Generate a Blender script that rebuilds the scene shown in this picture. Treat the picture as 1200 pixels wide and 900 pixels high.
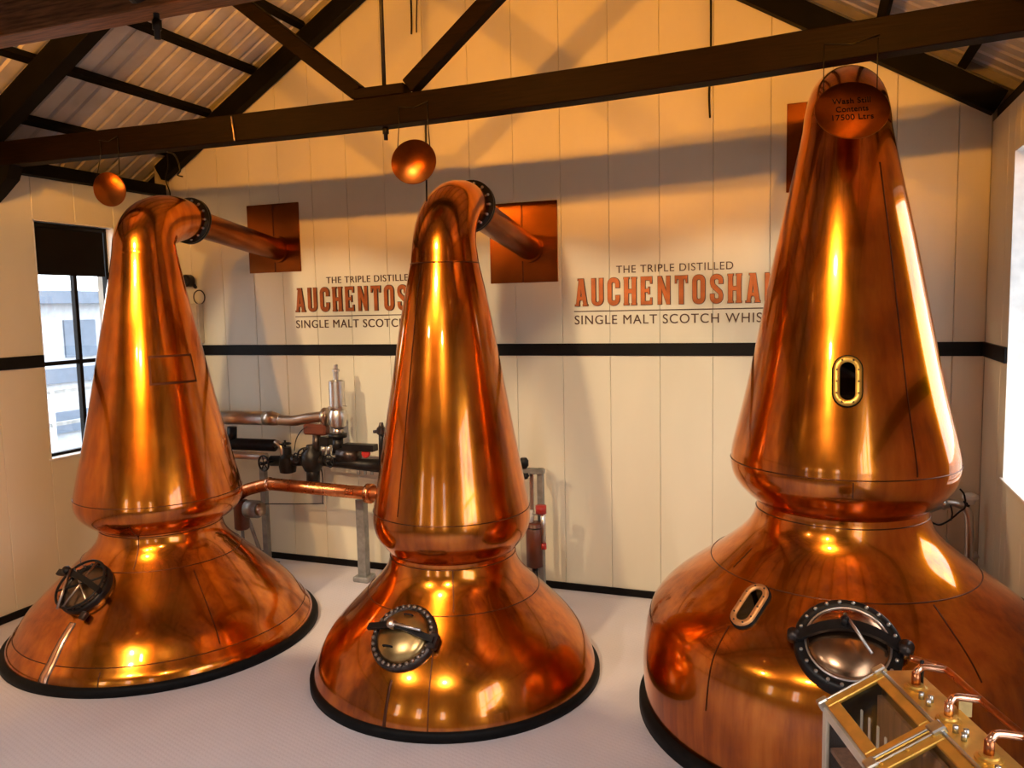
import bpy, bmesh, math, random
from mathutils import Vector, Matrix
random.seed(7)
scene = bpy.context.scene
for o in list(bpy.data.objects): bpy.data.objects.remove(o)
C = scene.collection

# ------------------------------------------------------------------ camera
FPX = 942.5
CAM = Vector((0, 0, 3.0))
CF = Vector((-0.35197272, 0.93105786, -0.09615855))
CR = Vector((0.93591059, 0.3515723, -0.0216398))
CU = Vector((-0.01365878, 0.09761242, 0.99513077))
cam = bpy.data.cameras.new('camera'); cam.sensor_width = 36; cam.lens = FPX / 1200 * 36; cam.sensor_fit = 'HORIZONTAL'
cam.clip_start = 0.05
camo = bpy.data.objects.new('camera', cam); C.objects.link(camo)
m = Matrix.Identity(4)
for i in range(3):
    m[i][0] = CR[i]; m[i][1] = CU[i]; m[i][2] = -CF[i]; m[i][3] = CAM[i]
camo.matrix_world = m
scene.camera = camo

# ------------------------------------------------------------------ world, exposure
W = bpy.data.worlds.new('world'); scene.world = W; W.use_nodes = True
bg = W.node_tree.nodes['Background']
bg.inputs[0].default_value = (0.86, 0.93, 1.0, 1); bg.inputs[1].default_value = 3.7
vs = scene.view_settings
vs.view_transform = 'Standard'; vs.look = 'None'; vs.gamma = 1; vs.exposure = 0.84; vs.use_curve_mapping = False

# room dimensions, metres
XL, XR, YB, YF = -7.443, 1.375, 7.942, -2.6
XM, RIDGE, SL = -3.125, 7.18, 0.598        # ridge line and rafter underside
WT = 4.41                                  # side wall top
T1Y, T2Y = 5.63, 3.32                      # truss planes
BAND = 2.545

WARM = (1.0, 0.37, 0.03)
WARM_LOW = (1.0, 0.70, 0.38)
LAMPS_UP = [(-5.4, 225), (-2.3, 225), (0.4, 225)]       # floodlights standing on the near tie beam
FLOOR_FILL = 200  # power of the added fill spots over the near floor
LAMPS_LOW = [(-5.2, 360), (-2.85, 290), (-0.6, 290)]                # spotlights hung under the near tie beam

def ray(px, py): return CF + CR * ((px - 600) / FPX) - CU * ((py - 450) / FPX)
def hit(px, py, ax, val):
    d = ray(px, py); t = (val - CAM[ax]) / d[ax]; return CAM + d * t

# ------------------------------------------------------------------ materials
MATS = {}
def nmat(name):
    m = bpy.data.materials.new(name); m.use_nodes = True; MATS[name] = m
    return m, m.node_tree, m.node_tree.nodes['Principled BSDF']
def link(nt, a, b): nt.links.new(a, b)
def simple(name, col, rough=0.5, metal=0.0, var=0.12, scale=8.0, bump=0.0, coat=0.0, stretch=None, spec=0.5):
    m, nt, b = nmat(name)
    tc = nt.nodes.new('ShaderNodeTexCoord'); mp = nt.nodes.new('ShaderNodeMapping')
    if stretch: mp.inputs['Scale'].default_value = stretch
    link(nt, tc.outputs['Object'], mp.inputs[0])
    n = nt.nodes.new('ShaderNodeTexNoise'); n.inputs['Scale'].default_value = scale; n.inputs['Detail'].default_value = 5
    link(nt, mp.outputs[0], n.inputs['Vector'])
    r = nt.nodes.new('ShaderNodeValToRGB'); r.color_ramp.elements[0].position = .3; r.color_ramp.elements[1].position = .7
    r.color_ramp.elements[0].color = tuple(c * (1 - var) for c in col) + (1,)
    r.color_ramp.elements[1].color = tuple(min(1, c * (1 + var)) for c in col) + (1,)
    link(nt, n.outputs[0], r.inputs[0]); link(nt, r.outputs[0], b.inputs['Base Color'])
    b.inputs['Roughness'].default_value = rough; b.inputs['Metallic'].default_value = metal
    b.inputs['Coat Weight'].default_value = coat; b.inputs['Coat Roughness'].default_value = .08
    b.inputs['Specular IOR Level'].default_value = spec
    if bump:
        bp = nt.nodes.new('ShaderNodeBump'); bp.inputs['Strength'].default_value = bump; bp.inputs['Distance'].default_value = .01
        link(nt, n.outputs[0], bp.inputs['Height']); link(nt, bp.outputs[0], b.inputs['Normal'])
    return m
def copper(name, c0, c1, c2, rough0=.16, rough1=.36, coat=.3):
    m, nt, b = nmat(name)
    tc = nt.nodes.new('ShaderNodeTexCoord'); mp = nt.nodes.new('ShaderNodeMapping')
    mp.inputs['Scale'].default_value = (7, 7, .6); link(nt, tc.outputs['Object'], mp.inputs[0])
    n = nt.nodes.new('ShaderNodeTexNoise'); n.inputs['Scale'].default_value = 1.6; n.inputs['Detail'].default_value = 6; n.inputs['Roughness'].default_value = .6
    link(nt, mp.outputs[0], n.inputs['Vector'])
    n2 = nt.nodes.new('ShaderNodeTexNoise'); n2.inputs['Scale'].default_value = 2.2; n2.inputs['Detail'].default_value = 3
    link(nt, tc.outputs['Object'], n2.inputs['Vector'])
    ad = nt.nodes.new('ShaderNodeMath'); ad.operation = 'ADD'; link(nt, n.outputs[0], ad.inputs[0]); link(nt, n2.outputs[0], ad.inputs[1])
    hf = nt.nodes.new('ShaderNodeMath'); hf.operation = 'MULTIPLY'; hf.inputs[1].default_value = .5; link(nt, ad.outputs[0], hf.inputs[0])
    r = nt.nodes.new('ShaderNodeValToRGB'); e = r.color_ramp.elements
    e[0].position = .36; e[0].color = c0 + (1,); e[1].position = .63; e[1].color = c2 + (1,)
    k = e.new(.5); k.color = c1 + (1,)
    link(nt, hf.outputs[0], r.inputs[0]); link(nt, r.outputs[0], b.inputs['Base Color'])
    mr = nt.nodes.new('ShaderNodeMapRange'); mr.inputs[3].default_value = rough1; mr.inputs[4].default_value = rough0
    mr.inputs[1].default_value = .35; mr.inputs[2].default_value = .65
    link(nt, n.outputs[0], mr.inputs[0]); link(nt, mr.outputs[0], b.inputs['Roughness'])
    b.inputs['Specular Tint'].default_value = (1, .62, .32, 1)
    b.inputs['Metallic'].default_value = 1; b.inputs['Coat Weight'].default_value = coat; b.inputs['Coat Roughness'].default_value = .04
    return m
copper('copper', (.30, .06, .0045), (.57, .152, .010), (.75, .24, .020), .17, .26, .9)
simple('copper_plate', (.26, .075, .016), .26, 1.0, .25, 3.0)
copper('disc_copper', (.22, .055, .010), (.28, .075, .012), (.32, .09, .016), .28, .34, .0)
copper('copper_pipe', (.38, .12, .045), (.55, .19, .075), (.62, .24, .1), .22, .4, .1)
simple('copper_bright', (.95, .50, .32), .22, 1.0, .1)
simple('seam', (.10, .03, .012), .4, .8, .1)
simple('letter_copper', (.33, .08, .012), .4, .5, .3, 9)
simple('letter_dark', (.07, .028, .015), .6)
simple('brass', (.80, .48, .10), .4, .85, .12, 14)
simple('brass_dark', (.42, .27, .11), .3, 1.0, .2, 10)
simple('lid_copper', (.40, .23, .13), .24, 1.0, .25, 7)
simple('tan_frame', (.52, .25, .10), .45, .7, .15, 20)
simple('lid_dark', (.20, .14, .10), .3, 1.0, .25, 7)
simple('iron', (.012, .010, .010), .4, .3, .3, 20, spec=.3)
simple('iron_rim', (.06, .045, .04), .35, .8, .4, 30)
simple('black_rubber', (.006, .0055, .0055), .6, 0, .3, 12, spec=.12)
simple('steel', (.62, .60, .58), .32, 1.0, .12, 10)
simple('steel_warm', (.46, .37, .31), .3, 1.0, .2, 6)
simple('galvanised', (.30, .30, .29), .5, .6, .25, 12)
simple('red_paint', (.45, .03, .025), .35)
simple('brown_paint', (.11, .028, .014), .4, 0, .2)
simple('white_plastic', (.82, .81, .78), .4)
simple('timber_dark', (.006, .0026, .0015), .55, 0, .5, 5, .25, 0, (1, 14, 14), .06)
simple('timber_brown', (.20, .085, .035), .45, 0, .5, 6, .3, 0, (1, 14, 14), .15)
simple('timber_black', (.005, .004, .0035), .6, 0, .3, 6, .2, spec=.08)
simple('black_paint', (.006, .005, .005), .45, 0, .3, 6, spec=.12)
simple('wall_cream', (.70, .665, .54), .42, 0, .045, 1.6, .03, 0, (1, 1, .35))
simple('wall_back_fill', (.40, .36, .30), .8)
simple('white_paint', (.80, .79, .76), .4)
simple('roof_sheet', (.60, .57, .56), .5, 0.15, .16, 3.0, .05, 0, (1, 1, 1))
simple('front_wall', (.48, .36, .25), .5, 0, .1, 2)
simple('wood_panel', (.30, .15, .09), .4, 0, .3, 4, 0, 0, (10, 10, 1))
simple('cream_frame', (.62, .54, .44), .35, .2)
simple('outside_wall', (.42, .44, .47), .8)
simple('outside_blue', (.12, .155, .21), .6)
simple('outside_ground', (.25, .25, .25), .9, 0, .2, 1)
simple('foliage', (.12, .2, .07), .8, 0, .4, 4)
simple('box_beige', (.55, .46, .32), .5)
# floor: mauve grey paint over a studded rubber sheet
m, nt, b = nmat('floor')
tc = nt.nodes.new('ShaderNodeTexCoord')
n1 = nt.nodes.new('ShaderNodeTexNoise'); n1.inputs['Scale'].default_value = 1.1; n1.inputs['Detail'].default_value = 6
link(nt, tc.outputs['Object'], n1.inputs['Vector'])
r = nt.nodes.new('ShaderNodeValToRGB'); r.color_ramp.elements[0].position = .3; r.color_ramp.elements[1].position = .72
r.color_ramp.elements[0].color = (.58, .55, .60, 1); r.color_ramp.elements[1].color = (.67, .64, .69, 1)
link(nt, n1.outputs[0], r.inputs[0]); link(nt, r.outputs[0], b.inputs['Base Color'])
mp = nt.nodes.new('ShaderNodeMapping'); mp.inputs['Scale'].default_value = (28, 28, 28); mp.inputs['Rotation'].default_value = (0, 0, .3)
link(nt, tc.outputs['Object'], mp.inputs[0])
v = nt.nodes.new('ShaderNodeTexVoronoi'); v.inputs['Randomness'].default_value = 0.0; v.inputs['Scale'].default_value = 1
link(nt, mp.outputs[0], v.inputs['Vector'])
mr = nt.nodes.new('ShaderNodeMapRange'); mr.inputs[1].default_value = .25; mr.inputs[2].default_value = .42; mr.inputs[3].default_value = 1; mr.inputs[4].default_value = 0
link(nt, v.outputs['Distance'], mr.inputs[0])
bp = nt.nodes.new('ShaderNodeBump'); bp.inputs['Strength'].default_value = .35; bp.inputs['Distance'].default_value = .004
link(nt, mr.outputs[0], bp.inputs['Height']); link(nt, bp.outputs[0], b.inputs['Normal'])
b.inputs['Roughness'].default_value = .55
# clear glass (thin pane)
def glass(name, tint=(1, 1, 1), gl=.08):
    m, nt, b = nmat(name); nt.nodes.remove(b)
    out = nt.nodes['Material Output']; t = nt.nodes.new('ShaderNodeBsdfTransparent'); t.inputs[0].default_value = tint + (1,)
    g = nt.nodes.new('ShaderNodeBsdfGlossy'); g.inputs['Roughness'].default_value = .02
    mx = nt.nodes.new('ShaderNodeMixShader'); mx.inputs[0].default_value = gl
    link(nt, t.outputs[0], mx.inputs[1]); link(nt, g.outputs[0], mx.inputs[2]); link(nt, mx.outputs[0], out.inputs[0])
glass('pane_glass'); glass('sight_pane', (.10, .085, .07), .1); glass('safe_glass', (.93, .93, .91), .05)
m, nt, b = nmat('lamp_lens'); b.inputs['Emission Color'].default_value = WARM + (1,); b.inputs['Emission Strength'].default_value = 10
b.inputs['Base Color'].default_value = (1, .8, .5, 1)

# ------------------------------------------------------------------ mesh helpers
def finish(bm, smooth=True, ang=.6):
    if smooth:
        for f in bm.faces: f.smooth = True
        for e in bm.edges:
            if len(e.link_faces) == 2 and e.calc_face_angle(0) > ang: e.smooth = False
    return bm
def obj(name, bm, mat, parent=None, smooth=True):
    if isinstance(bm, bmesh.types.BMesh):
        finish(bm, smooth)
        me = bpy.data.meshes.new(name); bm.normal_update(); bm.to_mesh(me); bm.free()
    else: me = bm
    if not me.materials: me.materials.append(MATS[mat])
    o = bpy.data.objects.new(name, me); C.objects.link(o)
    if parent: o.parent = parent
    return o
def tag(o, label, cat, group=None):
    o['label'] = label; o['category'] = cat
    if group: o['group'] = group
    return o
def struct(o): o['kind'] = 'structure'; return o
def thing(name, label, cat, loc=(0, 0, 0), group=None):
    o = bpy.data.objects.new(name, None); C.objects.link(o); o.location = loc; o.empty_display_size = .1
    return tag(o, label, cat, group)
def add_box(bm, lo, hi, mat=None, bevel=0):
    g = bmesh.ops.create_cube(bm, size=1)
    vs_ = g['verts']
    c = [(lo[i] + hi[i]) / 2 for i in range(3)]; s = [abs(hi[i] - lo[i]) for i in range(3)]
    for v in vs_: v.co = Vector((v.co.x * s[0] + c[0], v.co.y * s[1] + c[1], v.co.z * s[2] + c[2]))
    if bevel:
        es = list({e for v in vs_ for e in v.link_edges})
        r = bmesh.ops.bevel(bm, geom=es, offset=bevel, segments=1, affect='EDGES'); vs_ = list({v for f in r['faces'] for v in f.verts} | {v for v in vs_ if v.is_valid})
    if mat is not None: bmesh.ops.transform(bm, matrix=mat, verts=[v for v in vs_ if v.is_valid])
    return bm
def box(lo, hi, bevel=0): bm = bmesh.new(); return add_box(bm, lo, hi, None, bevel)
def frame_of(d):
    d = Vector(d).normalized(); up = Vector((0, 0, 1)) if abs(d.z) < .95 else Vector((1, 0, 0))
    a = d.cross(up).normalized(); b2 = a.cross(d).normalized(); return a, b2, d
def add_tube(bm, pts, radii, seg=16, caps=True):
    pts = [Vector(p) for p in pts]
    if not isinstance(radii, (list, tuple)): radii = [radii] * len(pts)
    rings = []; a = None
    for i, p in enumerate(pts):
        d = (pts[min(i + 1, len(pts) - 1)] - pts[max(i - 1, 0)]).normalized()
        if a is None: a, b2, _ = frame_of(d)
        else:
            a = (a - d * a.dot(d)).normalized(); b2 = a.cross(d).normalized() * -1
            b2 = d.cross(a).normalized()
        b2 = d.cross(a).normalized()
        rings.append([bm.verts.new(p + (a * math.cos(t) + b2 * math.sin(t)) * radii[i]) for t in [2 * math.pi * k / seg for k in range(seg)]])
    for i in range(len(rings) - 1):
        for k in range(seg):
            bm.faces.new((rings[i][k], rings[i][(k + 1) % seg], rings[i + 1][(k + 1) % seg], rings[i + 1][k]))
    if caps:
        bm.faces.new(rings[0][::-1]); bm.faces.new(rings[-1])
    return bm
def tube(pts, radii, seg=16, caps=True): return add_tube(bmesh.new(), pts, radii, seg, caps)
def spline(pts, n=6):
    """Catmull-Rom through points (tuples of any length)"""
    P = [pts[0]] + list(pts) + [pts[-1]]; out = []
    for i in range(1, len(P) - 2):
        for k in range(n):
            t = k / n; out.append(tuple(.5 * (2 * b + (c - a) * t + (2 * a - 5 * b + 4 * c - d) * t * t + (3 * b - a - 3 * c + d) * t ** 3)
                for a, b, c, d in zip(P[i - 1], P[i], P[i + 1], P[i + 2])))
    out.append(tuple(pts[-1])); return out
def add_lathe(bm, prof, seg=48, caps=(False, False), mat=None):
    """prof = list of (z, r) round the local z axis"""
    rings = []; nv = []
    for z, r_ in prof:
        ring = [bm.verts.new((r_ * math.cos(2 * math.pi * k / seg), r_ * math.sin(2 * math.pi * k / seg), z)) for k in range(seg)]
        rings.append(ring); nv += ring
    for i in range(len(rings) - 1):
        for k in range(seg): bm.faces.new((rings[i][k], rings[i][(k + 1) % seg], rings[i + 1][(k + 1) % seg], rings[i + 1][k]))
    if caps[0]: bm.faces.new(rings[0][::-1])
    if caps[1]: bm.faces.new(rings[-1])
    if mat is not None: bmesh.ops.transform(bm, matrix=mat, verts=nv)
    return bm
def lathe(prof, seg=48, caps=(False, False), mat=None): return add_lathe(bmesh.new(), prof, seg, caps, mat)
def ring(R, r_, seg=48, z=0.0, n=10):
    return lathe([(z + r_ * math.sin(2 * math.pi * k / n), R + r_ * math.cos(2 * math.pi * k / n)) for k in range(n + 1)], seg)
def prism(poly, d, ext):
    """poly = list of 3D points, extruded by vector ext"""
    bm = bmesh.new(); a = [bm.verts.new(p) for p in poly]; b2 = [bm.verts.new(Vector(p) + Vector(ext)) for p in poly]
    bm.faces.new(a); bm.faces.new(b2[::-1]); n = len(poly)
    for i in range(n): bm.faces.new((a[i], b2[i], b2[(i + 1) % n], a[(i + 1) % n]))
    bmesh.ops.recalc_face_normals(bm, faces=bm.faces); return bm
def bar(p0, p1, w, h, up=(0, 0, 1), bevel=.006):
    """timber of section w (sideways) x h (along up)"""
    p0, p1 = Vector(p0), Vector(p1); d = (p1 - p0); L = d.length; d.normalize(); up = Vector(up); u = (up - d * up.dot(d)).normalized(); s = d.cross(u)
    M = Matrix.Identity(4)
    for i in range(3): M[i][0] = d[i]; M[i][1] = s[i]; M[i][2] = u[i]; M[i][3] = p0[i]
    return add_box(bmesh.new(), (0, -w / 2, -h / 2), (L, w / 2, h / 2), M, bevel)
def mframe(origin, x, y, z):
    M = Matrix.Identity(4)
    for i in range(3): M[i][0] = x[i]; M[i][1] = y[i]; M[i][2] = z[i]; M[i][3] = origin[i]
    return M
def text_mesh(s, w, h, depth, spacing=1.0):
    cu = bpy.data.curves.new('txt', 'FONT'); cu.body = s; cu.size = 1; cu.extrude = .01; cu.space_character = spacing; cu.offset = .006
    o = bpy.data.objects.new('txt', cu); C.objects.link(o)
    dg = bpy.context.evaluated_depsgraph_get(); me = bpy.data.meshes.new_from_object(o.evaluated_get(dg))
    bpy.data.objects.remove(o); bpy.data.curves.remove(cu)
    xs = [v.co.x for v in me.vertices]; ys = [v.co.y for v in me.vertices]
    x0, x1, y0, y1 = min(xs), max(xs), min(ys), max(ys)
    for v in me.vertices: v.co = Vector(((v.co.x - x0) / (x1 - x0) * w, (v.co.y - y0) / (y1 - y0) * h, v.co.z / .01 * depth / 2 + depth / 2))
    me.materials.clear(); return me

# ------------------------------------------------------------------ setting: floor, walls, roof
def roof_z(x, off=0.0): return RIDGE + off - SL * abs(x - XM)
SHEET = 0.39
struct(obj('floor', box((XL - .3, YF - .3, -.2), (XR + .6, YB + .3, 0)), 'floor'))
# back wall: backing slab + vertical boards
wb = bmesh.new()
wall_back = struct(obj('wall_back', prism([(XL - .25, YB + .035, 0), (XR + .25, YB + .035, 0), (XR + .25, YB + .035, roof_z(XR + .25, SHEET)), (XM, YB + .035, RIDGE + SHEET), (XL - .25, YB + .035, roof_z(XL - .25, SHEET))], 0, (0, .2, 0)), 'wall_back_fill'))
gx = [XL, -7.17, -6.71, -6.25, -5.84, -5.39, -4.93, -4.45, -3.94, -3.43, -2.94, -2.434, -1.935, -1.433, -.923, -.406, .12, .644, 1.127, XR]
def board_back(x0, x1, top):
    g = .0015
    pts = [(x0 + g, 0), (x1 - g, 0), (x1 - g, top(x1 - g))]
    if x0 < XM < x1: pts.append((XM, top(XM)))
    pts.append((x0 + g, top(x0 + g)))
    bm = prism([(x, YB, z) for x, z in pts], 0, (0, .03, 0))
    es = [e for e in bm.edges if all(abs(v.co.y - YB) < 1e-4 for v in e.verts)]
    bmesh.ops.bevel(bm, geom=es, offset=.004, segments=1, affect='EDGES'); return bm
for i in range(len(gx) - 1):
    obj('plank', board_back(gx[i], gx[i + 1], lambda x: roof_z(x, .3)), 'wall_cream', wall_back, False)
# side walls with openings: boards run vertically, cut round windows
def side_wall(name, x, inward, ys, openings, top):
    """openings: list of (y0,y1,z0,z1)"""
    thick = .3 if inward < 0 else .3
    # backing pieces
    bm = bmesh.new()
    xo0, xo1 = (x - .035, x - thick) if inward > 0 else (x + .035, x + thick)
    def slab(y0, y1, z0, z1):
        if y1 - y0 > 1e-3 and z1 - z0 > 1e-3: add_box(bm, (min(xo0, xo1), y0, z0), (max(xo0, xo1), y1, z1))
    cuts = sorted(openings); y = YF
    tz = WT
    for (a, b_, c, d) in cuts:
        slab(y, a, 0, tz); slab(a, b_, 0, c); slab(a, b_, d, tz); y = b_
    slab(y, YB + .03, 0, tz)
    w = struct(obj(name, bm, 'wall_back_fill', None, False))
    g = .0015
    for i in range(len(ys) - 1):
        y0, y1 = ys[i], ys[i + 1]
        zs = [(0, top)]
        for (a, b_, c, d) in openings:
            if y0 >= a - 1e-3 and y1 <= b_ + 1e-3:
                zs = [s for s in [(0, c), (d, top)] if s[1] - s[0] > .02]
        for z0, z1 in zs:
            bm = box((min(x, x - inward * .03), y0 + g, z0), (max(x, x - inward * .03), y1 - g, z1), .004)
            obj('plank', bm, 'wall_cream', w, False)
    return w
def grid(lo, hi, step, fixed):
    pts = sorted(set([lo, hi] + fixed)); out = [pts[0]]
    for a, b_ in zip(pts, pts[1:]):
        n = max(1, round((b_ - a) / step)); out += [a + (b_ - a) * k / n for k in range(1, n + 1)]
    return out
LW = (6.045, 7.06, 1.50, 3.985)           # left window
wall_left = side_wall('wall_left', XL, 1, grid(YF, YB, .5, [LW[0], LW[1]]), [LW], WT)
RW = (5.95, 7.07, 1.575, 4.08)            # right window by the tall still
RW2 = (0.8, 3.3, 0.6, 3.3)
RN = (5.2, 6.9, 0.0, 0.97)
BELLY = [(0, 1.42), (.1, 1.42), (.35, 1.388), (.6, 1.363), (.75, 1.325), (.85, 1.26), (.95, 1.16), (1.05, 1.03)]
def belly_z(y):
    need = math.hypot(XR - .182, y - 6.06) - .015
    if need > 1.42: return 0.0
    for (a, ra), (b_, rb) in zip(BELLY[::-1][1:], BELLY[::-1]):
        if rb <= need <= ra: return a + (b_ - a) * (ra - need) / max(1e-6, ra - rb)
    return 0.0                # low recess that takes the belly of the largest still
RY = grid(YF, YB, .5, [5.2, 5.95, 6.9, 7.07, RW2[0], RW2[1], 7.30])
# right wall backing handles nested openings by hand
bm = bmesh.new(); tz = WT + .05; a0, a1 = XR + .035, XR + .3
def slabr(y0, y1, z0, z1): add_box(bm, (a0, y0, z0), (a1, y1, z1))
slabr(YF, .8, 0, tz); slabr(.8, 3.3, 0, .6); slabr(.8, 3.3, 3.3, tz); slabr(3.3, 5.2, 0, tz)
slabr(5.2, 5.95, .97, tz); slabr(5.95, 6.9, .97, 1.575); slabr(5.95, 7.07, 4.08, tz); slabr(6.9, 7.07, 0, 1.575); slabr(7.07, YB + .03, 0, tz)
wall_right = struct(obj('wall_right', bm, 'wall_back_fill', None, False))
for i in range(len(RY) - 1):
    y0, y1 = RY[i], RY[i + 1]; segs = [[0, WT + .05]]
    for (a, b_, c, d) in (RW, RW2):
        if y0 >= a - 1e-3 and y1 <= b_ + 1e-3:
            ns = []
            for s in segs:
                if c > s[0]: ns.append([s[0], min(c, s[1])])
                if d < s[1]: ns.append([max(d, s[0]), s[1]])
            segs = ns
    for z0, z1 in segs:
        if z0 == 0 and y1 > 5.2 and y0 < 6.9:
            n_ = 12; ys_ = [y0 + .0015 + (y1 - y0 - .003) * k / n_ for k in range(n_ + 1)]
            obj('plank', prism([(XR, yy, belly_z(yy)) for yy in ys_] + [(XR, ys_[-1], z1), (XR, ys_[0], z1)], 0, (.03, 0, 0)), 'wall_cream', wall_right, False)
        else:
            obj('plank', box((XR, y0 + .0015, z0), (XR + .03, y1 - .0015, z1), .004), 'wall_cream', wall_right, False)
bm = bmesh.new(); add_box(bm, (XR + .31, 5.2, 0), (XR + .33, 6.9, .97)); struct(obj('wall_recess', bm, 'wall_cream'))
# front wall behind the camera with three tall windows
FW = [(-5.9, -5.3), (-3.4, -2.8), (-.8, -.2)]
bm = bmesh.new(); x = XL - .3
for a, b_ in FW:
    add_box(bm, (x, YF - .25, 0), (a, YF, WT)); add_box(bm, (a, YF - .25, 0), (b_, YF, .9)); add_box(bm, (a, YF - .25, 2.9), (b_, YF, WT)); x = b_
add_box(bm, (x, YF - .25, 0), (XR + .3, YF, WT))
wall_front = struct(obj('wall_front', bm, 'front_wall', None, False))
bm = prism([(XL - .3, YF - .25, WT), (XR + .3, YF - .25, WT), (XR + .3, YF - .25, roof_z(XR + .3, SHEET)), (XM, YF - .25, RIDGE + SHEET), (XL - .3, YF - .25, roof_z(XL - .3, SHEET))], 0, (0, .25, 0))
obj('gable', bm, 'front_wall', wall_front)

# window builder: frame at plane inside the wall thickness (axis x walls)
def window_x(name, x, out, y0, y1, z0, z1, muly, mulz, depth=.2, blind=None, fmat='black_paint'):
    root = bmesh.new(); xf = x + out * depth; t = .05; hw = .03
    lo, hi = min(xf - hw, xf + hw), max(xf - hw, xf + hw)
    add_box(root, (lo, y0, z0), (hi, y0 + t, z1)); add_box(root, (lo, y1 - t, z0), (hi, y1, z1))
    add_box(root, (lo, y0 + t, z0), (hi, y1 - t, z0 + t)); add_box(root, (lo, y0 + t, z1 - t), (hi, y1 - t, z1))
    w = struct(obj(name, root, fmat, None, False))
    ycuts = [y0 + t] + muly + [y1 - t]; zcuts = [z0 + t] + mulz + [z1 - t]
    for yy in muly: obj('mullion', box((lo, yy - .022, z0 + t), (hi, yy + .022, z1 - t), .004), fmat, w, False)
    for zz in mulz: obj('transom', box((lo + .004, y0 + t, zz - .022), (hi - .004, y1 - t, zz + .022), .004), fmat, w, False)
    for a, b_ in zip(ycuts, ycuts[1:]):
        for c, d in zip(zcuts, zcuts[1:]):
            obj('pane', box((xf - .003, a, c), (xf + .003, b_, d)), 'pane_glass', w, False)
    # reveal lining
    xa, xb = sorted((x, x + out * (depth - .03)))
    bm = bmesh.new(); s = .012
    add_box(bm, (xa, y0, z0), (xb, y0 + s, z1)); add_box(bm, (xa, y1 - s, z0), (xb, y1, z1)); add_box(bm, (xa, y0, z1 - s), (xb, y1, z1))
    obj('reveal', bm, 'white_paint', w, False)
    add = .02
    obj('window_sill', box((min(xa, x - out * add), y0 - .02, z0 - .0), (max(xb, x - out * add), y1 + .02, z0 + .02), .004), 'white_paint', w, False)
    if blind:
        obj('roller_blind', box((xf - out * .075 - .006, y0 + .02, blind), (xf - out * .075 + .006, y1 - .11, z1 - .03)), 'black_paint', w, False)
        obj('blind_roller', tube([(xf - out * .075, y0 + .02, z1 - .045), (xf - out * .075, y1 - .11, z1 - .045)], .028, 12), 'black_paint', w)
    return w
window_x('window_1', XL, -1, *LW, [6.60], [2.50], .14, 3.43)
window_x('window_2', XR, 1, *RW, [], [], .22, None, 'white_paint')
window_x('window_3', XR, 1, *RW2, [1.63, 2.47], [2.1], .22, None, 'white_paint')
for i, (a, b_) in enumerate(FW):
    bm = bmesh.new(); yc = YF - .12
    add_box(bm, (a, yc - .03, .9), (a + .05, yc + .03, 2.9)); add_box(bm, (b_ - .05, yc - .03, .9), (b_, yc + .03, 2.9))
    add_box(bm, (a + .05, yc - .03, .9), (b_ - .05, yc + .03, .95)); add_box(bm, (a + .05, yc - .03, 2.85), (b_ - .05, yc + .03, 2.9))
    w = struct(obj('window_%d' % (4 + i), bm, 'white_paint', None, False))
    mx_ = (a + b_) / 2
    obj('mullion', box((mx_ - .02, yc - .03, .95), (mx_ + .02, yc + .03, 2.85)), 'white_paint', w, False)
    obj('transom', box((a + .05, yc - .026, 1.9), (b_ - .05, yc + .026, 1.94)), 'white_paint', w, False)
    obj('pane', box((a + .05, yc - .003, .95), (b_ - .05, yc + .003, 2.85)), 'pane_glass', w, False)
# light portals: guide sampling of the daylight through the openings
def portal(loc, rot, sx, sy):
    l = bpy.data.lights.new('window_portal', 'AREA'); l.shape = 'RECTANGLE'; l.size = sx; l.size_y = sy; l.cycles.is_portal = True
    o = bpy.data.objects.new('window_portal', l); C.objects.link(o); o.location = loc; o.rotation_euler = rot
H2 = math.pi / 2
portal((XL - .25, (LW[0] + LW[1]) / 2, (LW[2] + LW[3]) / 2), (0, -H2, 0), LW[3] - LW[2], LW[1] - LW[0])
portal((XR + .32, (RW[0] + RW[1]) / 2, (RW[2] + RW[3]) / 2), (0, H2, 0), RW[3] - RW[2], RW[1] - RW[0])
portal((XR + .32, (RW2[0] + RW2[1]) / 2, (RW2[2] + RW2[3]) / 2), (0, H2, 0), RW2[3] - RW2[2], RW2[1] - RW2[0])
for a, b_ in FW: portal(((a + b_) / 2, YF - .27, 1.9), (H2, 0, 0), b_ - a, 2.0)

# black band (dado), skirting
BT = .062
struct(obj('trim_1', box((XL, YB - .022, BAND - BT), (XR, YB, BAND + BT), .004), 'black_paint', None, False))
struct(obj('trim_2', box((XL, YF, BAND - BT), (XL + .022, LW[0], BAND + BT), .004), 'black_paint', None, False))
struct(obj('trim_3', box((XL, LW[1], BAND - BT), (XL + .022, YB - .022, BAND + BT), .004), 'black_paint', None, False))
struct(obj('trim_4', box((XR - .022, RW[1], BAND - BT), (XR, YB - .022, BAND + BT), .004), 'black_paint', None, False))
struct(obj('trim_5', box((XR - .022, RW2[1], BAND - BT), (XR, RW[0], BAND + BT), .004), 'black_paint', None, False))
struct(obj('baseboard_back', box((XL, YB - .025, 0), (XR, YB, .075), .004), 'black_paint', None, False))
struct(obj('baseboard_left', box((XL, YF, 0), (XL + .025, YB - .025, .075), .004), 'black_paint', None, False))
struct(obj('baseboard_right', box((XR - .025, 6.95, 0), (XR, YB - .025, .075), .004), 'black_paint', None, False))

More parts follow.
